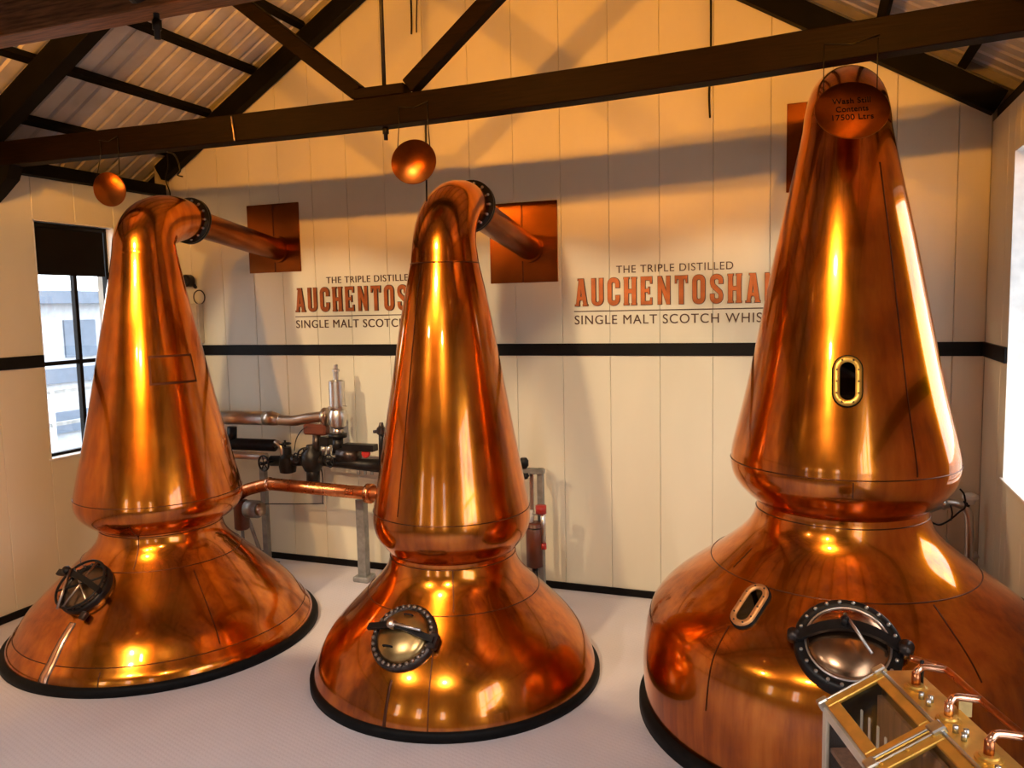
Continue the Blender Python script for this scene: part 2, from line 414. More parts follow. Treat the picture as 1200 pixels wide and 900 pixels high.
# roof sheets: box-profile ribs running down the slope
CEIL = {}
for sd, xe, nm in ((-1, XL - 1.0, 'ceiling_left'), (1, XR + 1.0, 'ceiling_right')):
    CEIL[sd] = struct(obj(nm, prism([(xe, YF - .3, roof_z(xe, SHEET + .07)), (XM, YF - .3, RIDGE + SHEET + .07), (XM, YF - .3, RIDGE + SHEET + .12), (xe, YF - .3, roof_z(xe, SHEET + .12))], 0, (0, YB - YF + .6, 0)), 'wall_back_fill', None, False))
def sheet_mesh(side):
    bm = bmesh.new(); prof = []; pw = .20
    for k in range(5):
        y = k * pw
        prof += [(y, 0), (y + .13, 0), (y + .145, .028), (y + .18, .028), (y + .195, 0)]
    prof.append((1.0, 0))
    x0 = XM; x1 = XR + .95 if side > 0 else XL - .95
    va = [bm.verts.new((x0, y, roof_z(x0, SHEET + h))) for y, h in prof]; vb = [bm.verts.new((x1, y, roof_z(x1, SHEET + h))) for y, h in prof]
    for i in range(len(prof) - 1): bm.faces.new((va[i], va[i + 1], vb[i + 1], vb[i]))
    me = bpy.data.meshes.new('roof_sheet'); bm.to_mesh(me); bm.free(); me.materials.append(MATS['roof_sheet']); return me
for side in (-1, 1):
    me = sheet_mesh(side); y = YF - .1; k = 0
    while y < YB:
        o = obj('roof_sheet', me, 'roof_sheet', CEIL[side]); o.location = (0, y, -.004 * (k % 2)); y += 1.0; k += 1
# boxed eaves behind the wall heads
for nm, xa, xb, zt in (('eaves_left', XL - .95, XL - .035, WT), ('eaves_right', XR + .035, XR + .95, WT + .05)):
    bm = bmesh.new(); add_box(bm, (xa, YF - .25, zt - .06), (xb, YB + .23, zt - .0))
    xo = xa if xa < XM else xb; add_box(bm, (xo - .02, YF - .25, zt - .06), (xo + .02, YB + .23, roof_z(xo, SHEET) + .06))
    for yy in (YF - .25, YB + .2): add_box(bm, (xa, yy, zt - .06), (xb, yy + .03, roof_z(XL, SHEET)))
    struct(obj(nm, bm, 'timber_black', None, False))
# eaves wall plates
for nm, x0, x1 in (('trim_6', XL - .02, XL + .11), ('trim_7', XR + .002, XR + .03)):
    struct(obj(nm, box((x0, YF, WT), (x1, YB - .16, WT + .13), .006), 'timber_black', None, False))

# ------------------------------------------------------------------ trusses and purlins
def rafter(side, y, w, h, x_end, drop=0, n=1):
    x1 = x_end
    d = Vector((XM - x1, 0, roof_z(XM) - roof_z(x1))).normalized(); nrm = Vector((-d.z, 0, d.x)) * (1 if d.x > 0 else -1)
    p0 = Vector((x1, y, roof_z(x1))) + nrm * (h / 2); p1 = Vector((XM, y, RIDGE)) + nrm * (h / 2)
    return bar(p0, p1, w, h, nrm)
gt = thing('gable_truss', 'pair of black timber rafters against the cream gable wall', 'truss', (XM, YB - .08, WT))
for s, xe in ((-1, XL + .02), (1, XR - .02)):
    o = obj('rafter', rafter(s, YB - .085, .12, .20, xe), 'timber_black', None, False); o.parent = gt; o.location = -Vector((XM, YB - .08, WT))
def poly_beam(xs_top, xs_bot, y0, y1):
    bm = bmesh.new(); n = len(xs_top); R_ = []
    for (x, zt), (_, zb) in zip(xs_top, xs_bot):
        R_.append([bm.verts.new((x, y0, zb)), bm.verts.new((x, y1, zb)), bm.verts.new((x, y1, zt)), bm.verts.new((x, y0, zt))])
    for i in range(n - 1):
        for k in range(4): bm.faces.new((R_[i][k], R_[i + 1][k], R_[i + 1][(k + 1) % 4], R_[i][(k + 1) % 4]))
    bm.faces.new(R_[0]); bm.faces.new(R_[-1][::-1]); bmesh.ops.recalc_face_normals(bm, faces=bm.faces)
    bmesh.ops.bevel(bm, geom=[e for e in bm.edges], offset=.006, segments=1, affect='EDGES'); return bm
def truss(y, label, mat, z0):
    t = thing('roof_truss', label, 'truss', (XM, y, z0)); off = -Vector((XM, y, z0))
    def part(nm, bm, mt, sm=False): o = obj(nm, bm, mt, t, sm); o.location = off; return o
    bx = [XL + .0, -5.2, -3.9, -3.125, -2.4, -1.5, -.6, .3, XR]
    bz = [4.425, 4.405, 4.395, 4.393, 4.40, 4.418, 4.445, 4.485, 4.53]; dz = 0 if y == T1Y else z0 - 4.42
    if y != T1Y: bz = [4.425] * len(bx)
    bot = [(x, z + dz) for x, z in zip(bx, bz)]; top = [(x, z + dz + .218) for x, z in zip(bx, bz)]
    part('tie_beam', poly_beam(top, bot, y - .075, y + .075), mat)
    zt = 4.61 + dz
    part('joint_block', box((XM - .24, y - .07, zt), (XM + .20, y + .07, zt + .085), .01), mat)
    for s, xe in ((-1, XL + .08), (1, XR - .08)): part('rafter', rafter(s, y, .15, .24, xe), 'timber_black')
    for s in (-1, 1):
        xa = XM + s * .22; xb = XM + s * 1.98
        part('strut', bar((xa, y, zt + .06), (xb, y, roof_z(xb) + .06), .11, .12), 'timber_dark' if mat != 'timber_brown' else mat)
    part('king_rod', tube([(XM, y, 4.30 + dz), (XM, y, RIDGE + .05)], .016, 10), 'iron', True)
    part('rod_nut', tube([(XM, y, 4.345 + dz), (XM, y, 4.393 + dz)], .024, 6), 'iron', True)
    for s, xe in ((-1, XL),):
        part('wall_corbel', prism([(xe, y - .07, 4.42 + dz), (xe - s * .36, y - .07, 4.42 + dz), (xe - s * .30, y - .07, 4.30 + dz), (xe - s * .10, y - .07, 4.16 + dz), (xe, y - .07, 4.10 + dz)], 0, (0, .14, 0)), 'timber_black')
    return t
truss(T1Y, 'dark timber roof truss from which the round copper discs hang', 'timber_dark', 4.42)
truss(T2Y, 'brown timber roof truss with wood grain showing on its tie beam', 'timber_brown', 4.50)
truss(1.0, 'brown timber roof truss standing over the viewing platform', 'timber_brown', 4.50)
truss(-1.3, 'brown timber roof truss beside the tall front windows', 'timber_brown', 4.50)
PUR = .21
pm = None
ORD = ['topmost', 'second highest', 'third highest', 'middle', 'third lowest', 'second lowest', 'lowest']
for k_, d in enumerate((.235, .91, 1.585, 2.265, 2.945, 3.62, 4.27)):
    for s in (-1, 1):
        x = XM + s * d; n = Vector((s * SL, 0, 1)).normalized()
        p = Vector((x, 0, roof_z(x) + .285 * math.sqrt(1 + SL * SL)))
        o = obj('purlin', bar((p.x, YF, p.z), (p.x, YB - .02, p.z), .075, .085, n, .004), 'timber_black', None, False)
        tag(o, '%s black purlin under the roof slope above the %s' % (ORD[k_], 'still with the patch' if s < 0 else 'largest still'), 'beam', 'roof purlins')

# ------------------------------------------------------------------ stills
class Profile:
    def __init__(self, pts): self.p = pts
    def r(self, z):
        P = self.p
        if z <= P[0][0]: return P[0][1]
        for (a, ra), (b_, rb) in zip(P, P[1:]):
            if a <= z <= b_: return ra + (rb - ra) * (z - a) / max(1e-9, b_ - a)
        return P[-1][1]
    def n(self, th, z):
        dr = (self.r(z + .01) - self.r(z - .01)) / .02
        return Vector((math.cos(th), math.sin(th), -dr)).normalized()
    def pt(self, th, z, off=0):
        r_ = self.r(z); return Vector((r_ * math.cos(th), r_ * math.sin(th), z)) + self.n(th, z) * off
class Still:
    def __init__(self, c, label, pot, head, cut_shoulder, ring_r, ring_h, seams):
        self.c = Vector((c[0], c[1], 0)); self.root = thing('pot_still', label, 'still', self.c, 'copper pot stills')
        P = spline(pot, 5); Hd = spline(head, 5)
        self.prof = Profile(P + [q for q in Hd if q[0] > P[-1][0]])
        obj('base_ring', lathe([(0, ring_r - .12), (0, ring_r), (ring_h * .7, ring_r), (ring_h, ring_r - .012), (ring_h, ring_r - .14)], 96), 'black_rubber', self.root)
        lower = [q for q in P if q[0] <= cut_shoulder + 1e-6]; upper = [q for q in P if q[0] >= cut_shoulder - 1e-6]
        zc, rc = cut_shoulder, self.prof.r(cut_shoulder)
        obj('pot', lathe(lower + [(zc, rc)], 96), 'copper', self.root)
        obj('shoulder', lathe([(zc, rc)] + upper, 96), 'copper', self.root)
        obj('head', lathe([(Hd[0][0] - .002, P[-1][1])] + Hd, 96), 'copper', self.root)
        self.cutz = zc
        for z in [q if not isinstance(q, tuple) else self.onpix(*q)[1] for q in seams]:
            obj('seam', ring(self.prof.r(z) + .0005, .0042, 96, z, 6), 'seam', self.root)
        self.top = Hd[-1]
    def onpix(self, px, py, zmin=0.05):
        d = ray(px, py).normalized(); t = 2.0; o = CAM - self.c
        while t < 14:
            q = o + d * t
            if q.z < self.prof.p[-1][0] and math.hypot(q.x, q.y) < self.prof.r(q.z): break
            t += .004
        return math.atan2(q.y, q.x), q.z
    def vseam(self, pa, pb):
        (t0, z0), (t1, z1) = self.onpix(*pa), self.onpix(*pb); th = (t0 + t1) / 2; bm = bmesh.new(); n = max(4, int(abs(z1 - z0) / .03)); L = []
        for k in range(n + 1):
            z = z0 + (z1 - z0) * k / n; r_ = self.prof.r(z); w = .0038 / r_
            L.append([bm.verts.new(self.prof.pt(th - w, z, .0025)), bm.verts.new(self.prof.pt(th + w, z, .0025))])
        for k in range(n): bm.faces.new((L[k][0], L[k][1], L[k + 1][1], L[k + 1][0]))
        obj('seam', bm, 'seam', self.root)
    def frame(self, px, py, roll=0):
        th, z = self.onpix(px, py); n = self.prof.n(th, z); x = Vector((-math.sin(th), math.cos(th), 0)); y = n.cross(x)
        c, s = math.cos(roll), math.sin(roll); x, y = x * c + y * s, y * c - x * s
        return mframe(self.prof.pt(th, z), x, y, n)
    def swan(self, path, radii, fl_r, arm_end, arm_r, seam_first=True):
        path = [(0, 0, path[0][2] - .05)] + list(path); radii = [radii[0] + .002] + list(radii)
        pr = spline([tuple(p) + (r_,) for p, r_ in zip(path, radii)], 6)
        pts = [Vector(q[:3]) for q in pr]; rr = [q[3] for q in pr]
        obj('swan_neck', tube(pts, rr, 48, False), 'copper', self.root)
        e = pts[-1]; d = (Vector(arm_end) - e).normalized(); a, b2, _ = frame_of(d)
        M = mframe(e, a, b2, d)
        f = obj('flange', lathe([(-.028, .05), (-.028, fl_r), (-.002, fl_r), (-.002, fl_r - .004), (.002, fl_r - .004), (.002, fl_r), (.028, fl_r), (.028, .05)], 40), 'iron', self.root)
        f.matrix_local = M
        bb = bmesh.new(); add_lathe(bb, [(.0, .011), (.014, .011), (.018, .006)], 6, (True, True)); me = bpy.data.meshes.new('bolt'); bb.to_mesh(me); bb.free(); me.materials.append(MATS['steel'])
        for k in range(14):
            for sgn in (1, -1):
                t = 2 * math.pi * k / 14; o = obj('bolt', me, 'steel', f)
                o.location = ((fl_r - .03) * math.cos(t), (fl_r - .03) * math.sin(t), .028 * sgn)
                if sgn < 0: o.rotation_euler = (math.pi, 0, 0)
        ae = Vector(arm_end); obj('wall_collar', lathe([(0, arm_r * .9), (0, arm_r * 1.22), (.028, arm_r * 1.22), (.028, arm_r * .9)], 40, (False, False), Matrix.Translation((ae.x, YB - .016 - self.c.y - .0, ae.z)) @ Matrix.Rotation(math.pi / 2, 4, 'X')), 'copper_plate', self.root)
        obj('lyne_arm', tube([e + d * .02, Vector(arm_end)], [arm_r * 1.08, arm_r], 40, False), 'copper_plate', self.root)
    def sight_glass(self, px, py, w, h, roll=0, mat='brass', thick=.03):
        M = self.frame(px, py, roll)
        def stad(w_, h_, n=10):
            r_ = w_ / 2; L = h_ / 2 - r_; out = []
            for k in range(n + 1): t = math.pi * k / n; out.append((r_ * math.cos(t), L + r_ * math.sin(t)))
            for k in range(n + 1): t = math.pi + math.pi * k / n; out.append((r_ * math.cos(t), -L + r_ * math.sin(t)))
            return out
        o_, i_ = stad(w, h), stad(w * .55, h - w * .45); n = len(o_); bm = bmesh.new()
        loops = [[bm.verts.new((x, y, z)) for x, y in pts] for pts, z in ((o_, -.03), (o_, thick), (i_, thick), (i_, -.03))]
        for a, b_ in zip(loops, loops[1:]):
            for k in range(n): bm.faces.new((a[k], a[(k + 1) % n], b_[(k + 1) % n], b_[k]))
        f = obj('sight_glass', bm, mat, self.root); f.matrix_local = M
        g = stad(w * 1.1, h + w * .1); bm = bmesh.new()
        loops = [[bm.verts.new((x, y, z)) for x, y in g] for z in (-.04, thick * .55)]
        for k in range(n): bm.faces.new((loops[0][k], loops[0][(k + 1) % n], loops[1][(k + 1) % n], loops[1][k]))
        bm.faces.new(loops[1]); obj('gasket', bm, 'black_rubber', f)
        bm = bmesh.new(); bm.faces.new([bm.verts.new((x, y, thick * .7)) for x, y in i_]); obj('pane', bm, 'sight_pane', f)
        m_ = stad(w * .78, h - w * .22, 2); k2 = 0
        bb = lathe([(0, .006), (.006, .006), (.008, .003)], 6, (False, True)); me = bpy.data.meshes.new('bolt'); bb.to_mesh(me); bb.free(); me.materials.append(MATS['iron_rim'])
        yy = h / 2 - w / 2
        for x, y in [(sx * w * .385, yy * q) for sx in (-1, 1) for q in (-1, -.02, .95)] + [(sx * w * .2, sy * (yy + w * .34)) for sx in (-1, 1) for sy in (-1, 1)]:
            o = obj('bolt', me, 'iron_rim', f); o.location = (x, y, thick)
    def strip(self, pa, pb, w0, w1, mat, off=.006, name='drain_strip'):
        (t0, z0), (t1, z1) = self.onpix(*pa), self.onpix(*pb); bm = bmesh.new(); n = 12; L = []
        for k in range(n + 1):
            f = k / n; z = z0 + (z1 - z0) * f; th = t0 + (t1 - t0) * f; w = (w0 + (w1 - w0) * f) / 2 / self.prof.r(z)
            L.append([bm.verts.new(self.prof.pt(th - w, z, -.004)), bm.verts.new(self.prof.pt(th - w * .8, z, off)), bm.verts.new(self.prof.pt(th + w * .8, z, off)), bm.verts.new(self.prof.pt(th + w, z, -.004))])
        for k in range(n):
            for j in range(3): bm.faces.new((L[k][j], L[k][j + 1], L[k + 1][j + 1], L[k + 1][j]))
        return obj(name, bm, mat, self.root)

S1 = Still((-5.753, 5.79), 'copper pot still with a riveted rectangular patch, beside the black-framed window',
    [(.06, 1.345), (.12, 1.325), (.2, 1.265), (.35, 1.16), (.5, 1.01), (.65, .85), (.8, .685), (.88, .605), (.95, .56), (1.02, .54), (1.06, .54)],
    [(1.06, .54), (1.08, .575), (1.12, .635), (1.18, .695), (1.24, .725), (1.30, .735), (1.37, .727), (1.5, .70), (2.0, .585), (2.5, .483), (3.0, .382), (3.3, .322), (3.55, .278)],
    .70, 1.39, .07, [(140, 782), (190, 668), (190, 628), (185, 594)])
S2 = Still((-2.777, 5.885), 'copper pot still with a bolted brass manhole, between the two painted signs',
    [(.06, 1.165), (.12, 1.15), (.2, 1.122), (.35, 1.045), (.5, .925), (.65, .775), (.78, .645), (.86, .575), (.93, .535), (1.0, .515), (1.04, .513)],
    [(1.04, .513), (1.06, .53), (1.1, .562), (1.16, .607), (1.23, .634), (1.3, .643), (1.38, .637), (1.5, .617), (2.0, .527), (2.5, .438), (3.0, .348), (3.36, .272)],
    .68, 1.195, .07, [(530, 722), (535, 668), (530, 617), 3.35])
S3 = Still((.182, 6.06), 'largest copper pot still with two slot windows, beside the right-hand window wall',
    [(.08, 1.375), (.35, 1.388), (.6, 1.363), (.75, 1.325), (.85, 1.26), (.95, 1.16), (1.05, 1.03), (1.15, .895), (1.25, .77), (1.33, .68), (1.4, .62), (1.47, .585), (1.53, .57), (1.57, .568)],
    [(1.57, .568), (1.6, .60), (1.64, .645), (1.7, .698), (1.76, .733), (1.83, .75), (1.9, .75), (2.0, .735), (2.4, .642), (2.9, .542), (3.4, .444), (3.9, .335), (4.15, .283)],
    1.02, 1.42, .10, [(1000, 706), (990, 620), (990, 563)])
S3.root['label'] = 'largest copper pot still with two slot windows, behind the brass spirit safe'
S1.swan([(0, 0, 3.55), (0, .015, 3.68), (0, .10, 3.80), (0, .26, 3.875), (0, .42, 3.90), (0, .60, 3.90)], [.278, .264, .25, .235, .212, .188], .225, (-.13, YB - 5.79 - .045, 3.72), .125)
S2.swan([(0, 0, 3.36), (0, .01, 3.53), (0, .08, 3.69), (0, .21, 3.80), (0, .37, 3.85), (0, .54, 3.855)], [.272, .252, .237, .223, .203, .183], .225, (.0, YB - 5.885 - .045, 3.60), .125)
S3.swan([(0, 0, 4.15), (0, .02, 4.23), (0, .08, 4.305), (0, .22, 4.37), (0, .40, 4.40), (0, .58, 4.39)], [.283, .275, .262, .25, .24, .235], .275, (-.05, YB - 6.06 - .045, 4.36), .19)
for a, b_ in (((156, 615), (152, 668)), ((228, 668), (256, 755)), ((117, 788), (115, 806))): S1.vseam(a, b_)
for a, b_ in (((487, 320), (480, 608)), ((531, 668), (531, 718)), ((508, 732), (507, 860))): S2.vseam(a, b_)
for a, b_ in (((1034, 190), (1068, 560)), ((1000, 566), (999, 584)), ((860, 735), (822, 830)), ((1095, 708), (1148, 800)), ((876, 640), (866, 668))): S3.vseam(a, b_)

def bolt_mesh(r_, h, mat, seg=6):
    bb = lathe([(0, r_), (h, r_), (h * 1.3, r_ * .5)], seg, (False, True)); me = bpy.data.meshes.new('bolt'); bb.to_mesh(me); bb.free(); me.materials.append(MATS[mat]); return me
def dome(r_, h, z, n=8): return [(z + h * math.cos(t), r_ * math.sin(t)) for t in [math.pi / 2 * (1 - k / n) + 0 for k in range(n)]] + [(z + h, .001)]
# S3 manhole
M = S3.frame(993, 757, 0)
mh = obj('manhole', lathe([(-.10, .30), (.015, .30), (.035, .285), (.035, .235), (.01, .225)], 56), 'iron', S3.root); mh.matrix_local = M
obj('lid', lathe(dome(.228, .075, .022), 56), 'lid_copper', mh)
obj('lid_ring', ring(.232, .007, 56, .034, 8), 'steel', mh)
bm = bmesh.new(); arch = [(-.315, -.0, .045)] + [(-.26 + .52 * k / 10, .055 * (1 - ((k - 5) / 5) ** 2), .05 + .075 * (1 - ((k - 5) / 5) ** 2)) for k in range(11)] + [(.315, 0, .045)]
for p, q in zip(arch, arch[1:]):
    pass
def strap(pts, w, t):
    bm = bmesh.new(); L = []
    for x, y, z in pts: L.append([bm.verts.new((x, y - w / 2, z)), bm.verts.new((x, y + w / 2, z)), bm.verts.new((x, y + w / 2, z + t)), bm.verts.new((x, y - w / 2, z + t))])
    for a, b_ in zip(L, L[1:]):
        for k in range(4): bm.faces.new((a[k], b_[k], b_[(k + 1) % 4], a[(k + 1) % 4]))
    bm.faces.new(L[0]); bm.faces.new(L[-1][::-1]); bmesh.ops.recalc_face_normals(bm, faces=bm.faces); return bm
obj('crossbar', strap(arch, .062, .03), 'iron', mh)
obj('hinge', tube([(-.30, .0, .02), (-.30, .0, .09)], .035, 16), 'iron_rim', mh)
obj('clamp_bolt', tube([(.305, -.01, .02), (.305, -.01, .095)], .042, 16), 'iron_rim', mh)
obj('screw_boss', tube([(-.02, .06, .12), (-.02, .06, .2)], .022, 12), 'iron', mh)
obj('handle', tube([(-.02, .10, .19), (.115, -.135, .19)], .009, 10), 'steel', mh)
bmsh = bolt_mesh(.011, .012, 'steel')
for k in range(22):
    t = 2 * math.pi * k / 22; o = obj('bolt', bmsh, 'steel', mh); o.location = (.267 * math.cos(t), .267 * math.sin(t), .035)
# S2 manhole
M = S2.frame(474, 747, 0) @ Matrix.Scale(1.09, 4)
mh = obj('manhole', lathe([(-.10, .235), (.012, .235), (.03, .225), (.03, .19), (.0, .18)], 48), 'iron_rim', S2.root); mh.matrix_local = M
obj('lid', lathe(dome(.188, .06, .02), 48), 'brass_dark', mh)
obj('crossbar', strap([(-.25, .012, .06), (-.1, .03, .09), (.02, .03, .092), (.25, -.01, .05)], .042, .028), 'iron', mh)
obj('screw_knob', lathe([(.09, .028), (.14, .034), (.155, .022), (.16, .001)], 16, (True, False), Matrix.Translation((-.055, .035, 0))), 'steel_warm', mh)
obj('handle', tube([(-.055, .035, .135), (.17, .02, .13)], .011, 10), 'steel', mh)
obj('hinge', box((.205, -.06, -.01), (.265, .05, .06), .012), 'iron_rim', mh)
obj('lid_handle', tube(spline([(-.09, -.1, .055), (-.085, -.1, .085), (-.03, -.1, .085), (-.025, -.1, .055)], 4), .006, 8), 'iron', mh)
obj('lid_handle', tube(spline([(-.02, .135, .05), (-.015, .135, .075), (.035, .135, .075), (.04, .135, .05)], 4), .006, 8), 'iron', mh)
bmsh = bolt_mesh(.013, .016, 'steel_warm')
for k in range(30):
    t = 2 * math.pi * k / 30; o = obj('bolt', bmsh, 'steel_warm', mh); o.location = (.208 * math.cos(t), .208 * math.sin(t), .03)
S2.strip((459, 797), (450, 857), .022, .026, 'seam', .006)
# S1 manhole: round door with a spoked ring
M = S1.frame(102, 690, 0)
mh = obj('manhole', lathe([(-.10, .235), (.02, .235), (.04, .225), (.04, .20), (.0, .19)], 48), 'iron', S1.root); mh.matrix_local = M
obj('lid', lathe(dome(.20, .035, .015), 48), 'lid_dark', mh)
obj('hoop', ring(.225, .011, 48, .085, 8), 'iron', mh)
for k in range(3):
    t = math.pi * k / 3 + .45; obj('spoke', tube([(.22 * math.cos(t), .22 * math.sin(t), .085), (-.22 * math.cos(t), -.22 * math.sin(t), .085)], .009, 8), 'steel_warm' if k else 'iron', mh)
obj('crossbar', strap([(-.31, .06, .09), (-.1, .06, .115), (.1, .02, .115), (.27, -.03, .08)], .05, .03), 'iron', mh)
obj('clamp_knob', lathe([(.11, .03), (.17, .036), (.19, .02), (.192, .001)], 14, (True, False), Matrix.Translation((-.16, .07, 0))), 'iron', mh)
obj('lever', tube([(-.12, .08, .16), (-.03, -.25, .11)], .012, 10), 'steel_warm', mh)
obj('padlock', box((.17, -.27, .0), (.225, -.20, .05), .01), 'iron_rim', mh)
bmsh = bolt_mesh(.011, .014, 'iron_rim')
for k in range(20):
    t = 2 * math.pi * k / 20; o = obj('bolt', bmsh, 'iron_rim', mh); o.location = (.214 * math.cos(t), .214 * math.sin(t), .04)
s = S1.strip((86, 730), (50, 801), .07, .115, 'iron_rim', .008, 'strip_border')
S1.strip((86, 731), (51, 800), .048, .088, 'copper_bright', .014, 'drain_strip')
# S1 patch on the head
(t0, z0), (t1, z1) = S1.onpix(178, 449), S1.onpix(222, 417)
def patch(off, grow, mat, name, rim=False):
    bm = bmesh.new(); n, mm = 8, 6; G = []
    a0, a1, b0, b1 = t0 - grow / .5, t1 + grow / .5, z0 - grow, z1 + grow
    for j in range(mm + 1):
        G.append([bm.verts.new(S1.prof.pt(a0 + (a1 - a0) * i / n, b0 + (b1 - b0) * j / mm, off)) for i in range(n + 1)])
    for j in range(mm):
        for i in range(n): bm.faces.new((G[j][i], G[j][i + 1], G[j + 1][i + 1], G[j + 1][i]))
    return obj(name, bm, mat, S1.root)
if t0 > t1: t0, t1 = t1, t0
patch(.003, .02, 'seam', 'patch_joint'); patch(.007, 0, 'copper', 'patch_plate')
S3.sight_glass(993, 447, .165, .315)
S3.sight_glass(880, 711, .165, .33, 0, 'tan_frame', .03)

# copper wall plates where the lyne arms pass
def wall_plate(label, x0, x1, z0, z1, split):
    r_ = thing('wall_plate', label, 'plate', ((x0 + x1) / 2, YB, z0), 'copper wall plates'); c = -Vector(((x0 + x1) / 2, YB, z0))
    for a, b_ in ((x0, split), (split, x1)):
        o = obj('copper_sheet', box((a + .003, YB - .012, z0), (b_ - .003, YB, z1), .004), 'copper_plate', r_, False); o.location = c
    o = obj('joint_strip', box((split - .008, YB - .014, z0 + .003), (split + .008, YB - .004, z1 - .003)), 'seam', r_, False); o.location = c
wall_plate('square copper plate on the wall above the sign nearest the small window', -6.302, -5.57, 3.455, 4.245, -5.93)
wall_plate('square copper plate on the wall between the two signs', -3.217, -2.464, 3.241, 4.065, -2.85)
wall_plate('square copper plate on the wall behind the top of the largest still', -.271, .53, 3.983, 4.777, .13)

# ------------------------------------------------------------------ wall signs
def stroke(path, w):
    L, R_ = [], []; n = len(path)
    for i, (x, y) in enumerate(path):
        a = path[max(0, i - 1)]; b_ = path[min(n - 1, i + 1)]; dx, dy = b_[0] - a[0], b_[1] - a[1]; l = math.hypot(dx, dy)
        L.append((x - dy / l * w / 2, y + dx / l * w / 2)); R_.append((x + dy / l * w / 2, y - dx / l * w / 2))
    return L + R_[::-1]
def arc(cx, cy, rx, ry, a0, a1, n=10): return [(cx + rx * math.cos(math.radians(a0 + (a1 - a0) * k / n)), cy + ry * math.sin(math.radians(a0 + (a1 - a0) * k / n))) for k in range(n + 1)]
def rrect(x0, y0, x1, y1, r_): return arc(x1 - r_, y1 - r_, r_, r_, 0, 90, 6) + arc(x0 + r_, y1 - r_, r_, r_, 90, 180, 6) + arc(x0 + r_, y0 + r_, r_, r_, 180, 270, 6) + arc(x1 - r_, y0 + r_, r_, r_, 270, 360, 6)
sw = .17
GL = {
 'A': [[(-.03, 0), (.17, 0), (.17, .05), (.155, .05), (.185, .22), (.315, .22), (.345, .05), (.32, .05), (.32, 0), (.53, 0), (.53, .05), (.50, .05), (.345, 1), (.10, 1), (.10, .95), (.15, .95), (.02, .05), (-.03, .05)], [(.21, .34), (.29, .34), (.25, .66)]],
 'U': [[(0, 1)] + arc(.25, .2, .25, .2, 180, 360) + [(.5, 1), (.33, 1)] + arc(.25, .2, .08, .08, 360, 180) + [(.17, 1)]],
 'C': [stroke([(.42, .64), (.42, .78)] + arc(.25, .78, .17, .145, 0, 180, 8)[1:] + arc(.25, .22, .17, .145, 180, 360, 8) + [(.42, .36)], sw)],
 'H': [[(-.02, 0), (.2, 0), (.2, .05), (.17, .05), (.17, .43), (.33, .43), (.33, .05), (.30, .05), (.30, 0), (.52, 0), (.52, .05), (.5, .05), (.5, .95), (.52, .95), (.52, 1), (.3, 1), (.3, .95), (.33, .95), (.33, .57), (.17, .57), (.17, .95), (.2, .95), (.2, 1), (-.02, 1), (-.02, .95), (0, .95), (0, .05), (-.02, .05)]],
 'E': [[(0, 0), (.46, 0), (.46, .24), (.40, .24), (.38, .12), (.17, .12), (.17, .45), (.30, .45), (.31, .38), (.36, .38), (.36, .63), (.31, .63), (.30, .56), (.17, .56), (.17, .88), (.38, .88), (.40, .76), (.46, .76), (.46, 1), (0, 1)]],
 'N': [[(0, 0), (.15, 0), (.15, .58), (.36, 0), (.5, 0), (.5, 1), (.35, 1), (.35, .44), (.15, 1), (0, 1)]],
 'T': [[(.16, 0), (.34, 0), (.34, .88), (.42, .88), (.45, .74), (.5, .74), (.5, 1), (0, 1), (0, .74), (.05, .74), (.08, .88), (.16, .88)]],
 'O': [rrect(0, -.01, .5, 1.01, .22), rrect(.17, .15, .33, .85, .07)],
 'S': [stroke([(.42, .68), (.42, .80)] + arc(.25, .80, .17, .13, 0, 180, 8)[1:] + [(.08, .72), (.11, .62), (.25, .50), (.39, .38), (.42, .28)] + arc(.25, .20, .17, .13, 0, -180, 8)[1:] + [(.08, .32)], .16)],
}
def glyph_mesh(ch, h, depth, offset):
    cu = bpy.data.curves.new('g', 'CURVE'); cu.dimensions = '2D'; cu.fill_mode = 'BOTH'; cu.extrude = depth / 2; cu.offset = offset
    for poly in GL[ch]:
        s = cu.splines.new('POLY'); s.points.add(len(poly) - 1); s.use_cyclic_u = True
        for q, (x, y) in zip(s.points, poly): q.co = (x * h * .87, y * h, depth / 2, 1)
    o = bpy.data.objects.new('g', cu); C.objects.link(o); dg = bpy.context.evaluated_depsgraph_get()
    me = bpy.data.meshes.new_from_object(o.evaluated_get(dg)); bpy.data.objects.remove(o); bpy.data.curves.remove(cu); me.materials.clear(); return me
GM = {ch: (glyph_mesh(ch, .272, .022, 0), glyph_mesh(ch, .272, .014, .005)) for ch in GL}
def bounds(me): xs = [v.co.x for v in me.vertices]; ys = [v.co.y for v in me.vertices]; return min(xs), max(xs), min(ys), max(ys)
def raw_text(s, spacing):
    cu = bpy.data.curves.new('txt', 'FONT'); cu.body = s; cu.size = 1; cu.extrude = .01; cu.space_character = spacing
    o = bpy.data.objects.new('txt', cu); C.objects.link(o); me = bpy.data.meshes.new_from_object(o.evaluated_get(bpy.context.evaluated_depsgraph_get()))
    bpy.data.objects.remove(o); bpy.data.curves.remove(cu); return me
def word_meshes(s, w, h, depth, spacing):
    full = bounds(raw_text(s, spacing)); sx, sy = w / (full[1] - full[0]), h / (full[3] - full[2]); out = []; words = s.split(' ')
    for i, wd in enumerate(words):
        right = bounds(raw_text(' '.join(words[:i + 1]), spacing))[1]; me = raw_text(wd, spacing); b4 = bounds(me)
        for v in me.vertices: v.co = Vector(((v.co.x - b4[0]) * sx, (v.co.y - full[2]) * sy, v.co.z / .01 * depth / 2 + depth / 2))
        me.materials.clear(); me.materials.append(MATS['letter_dark']); out.append((me, (right - (b4[1] - b4[0]) - full[0]) * sx))
    return out
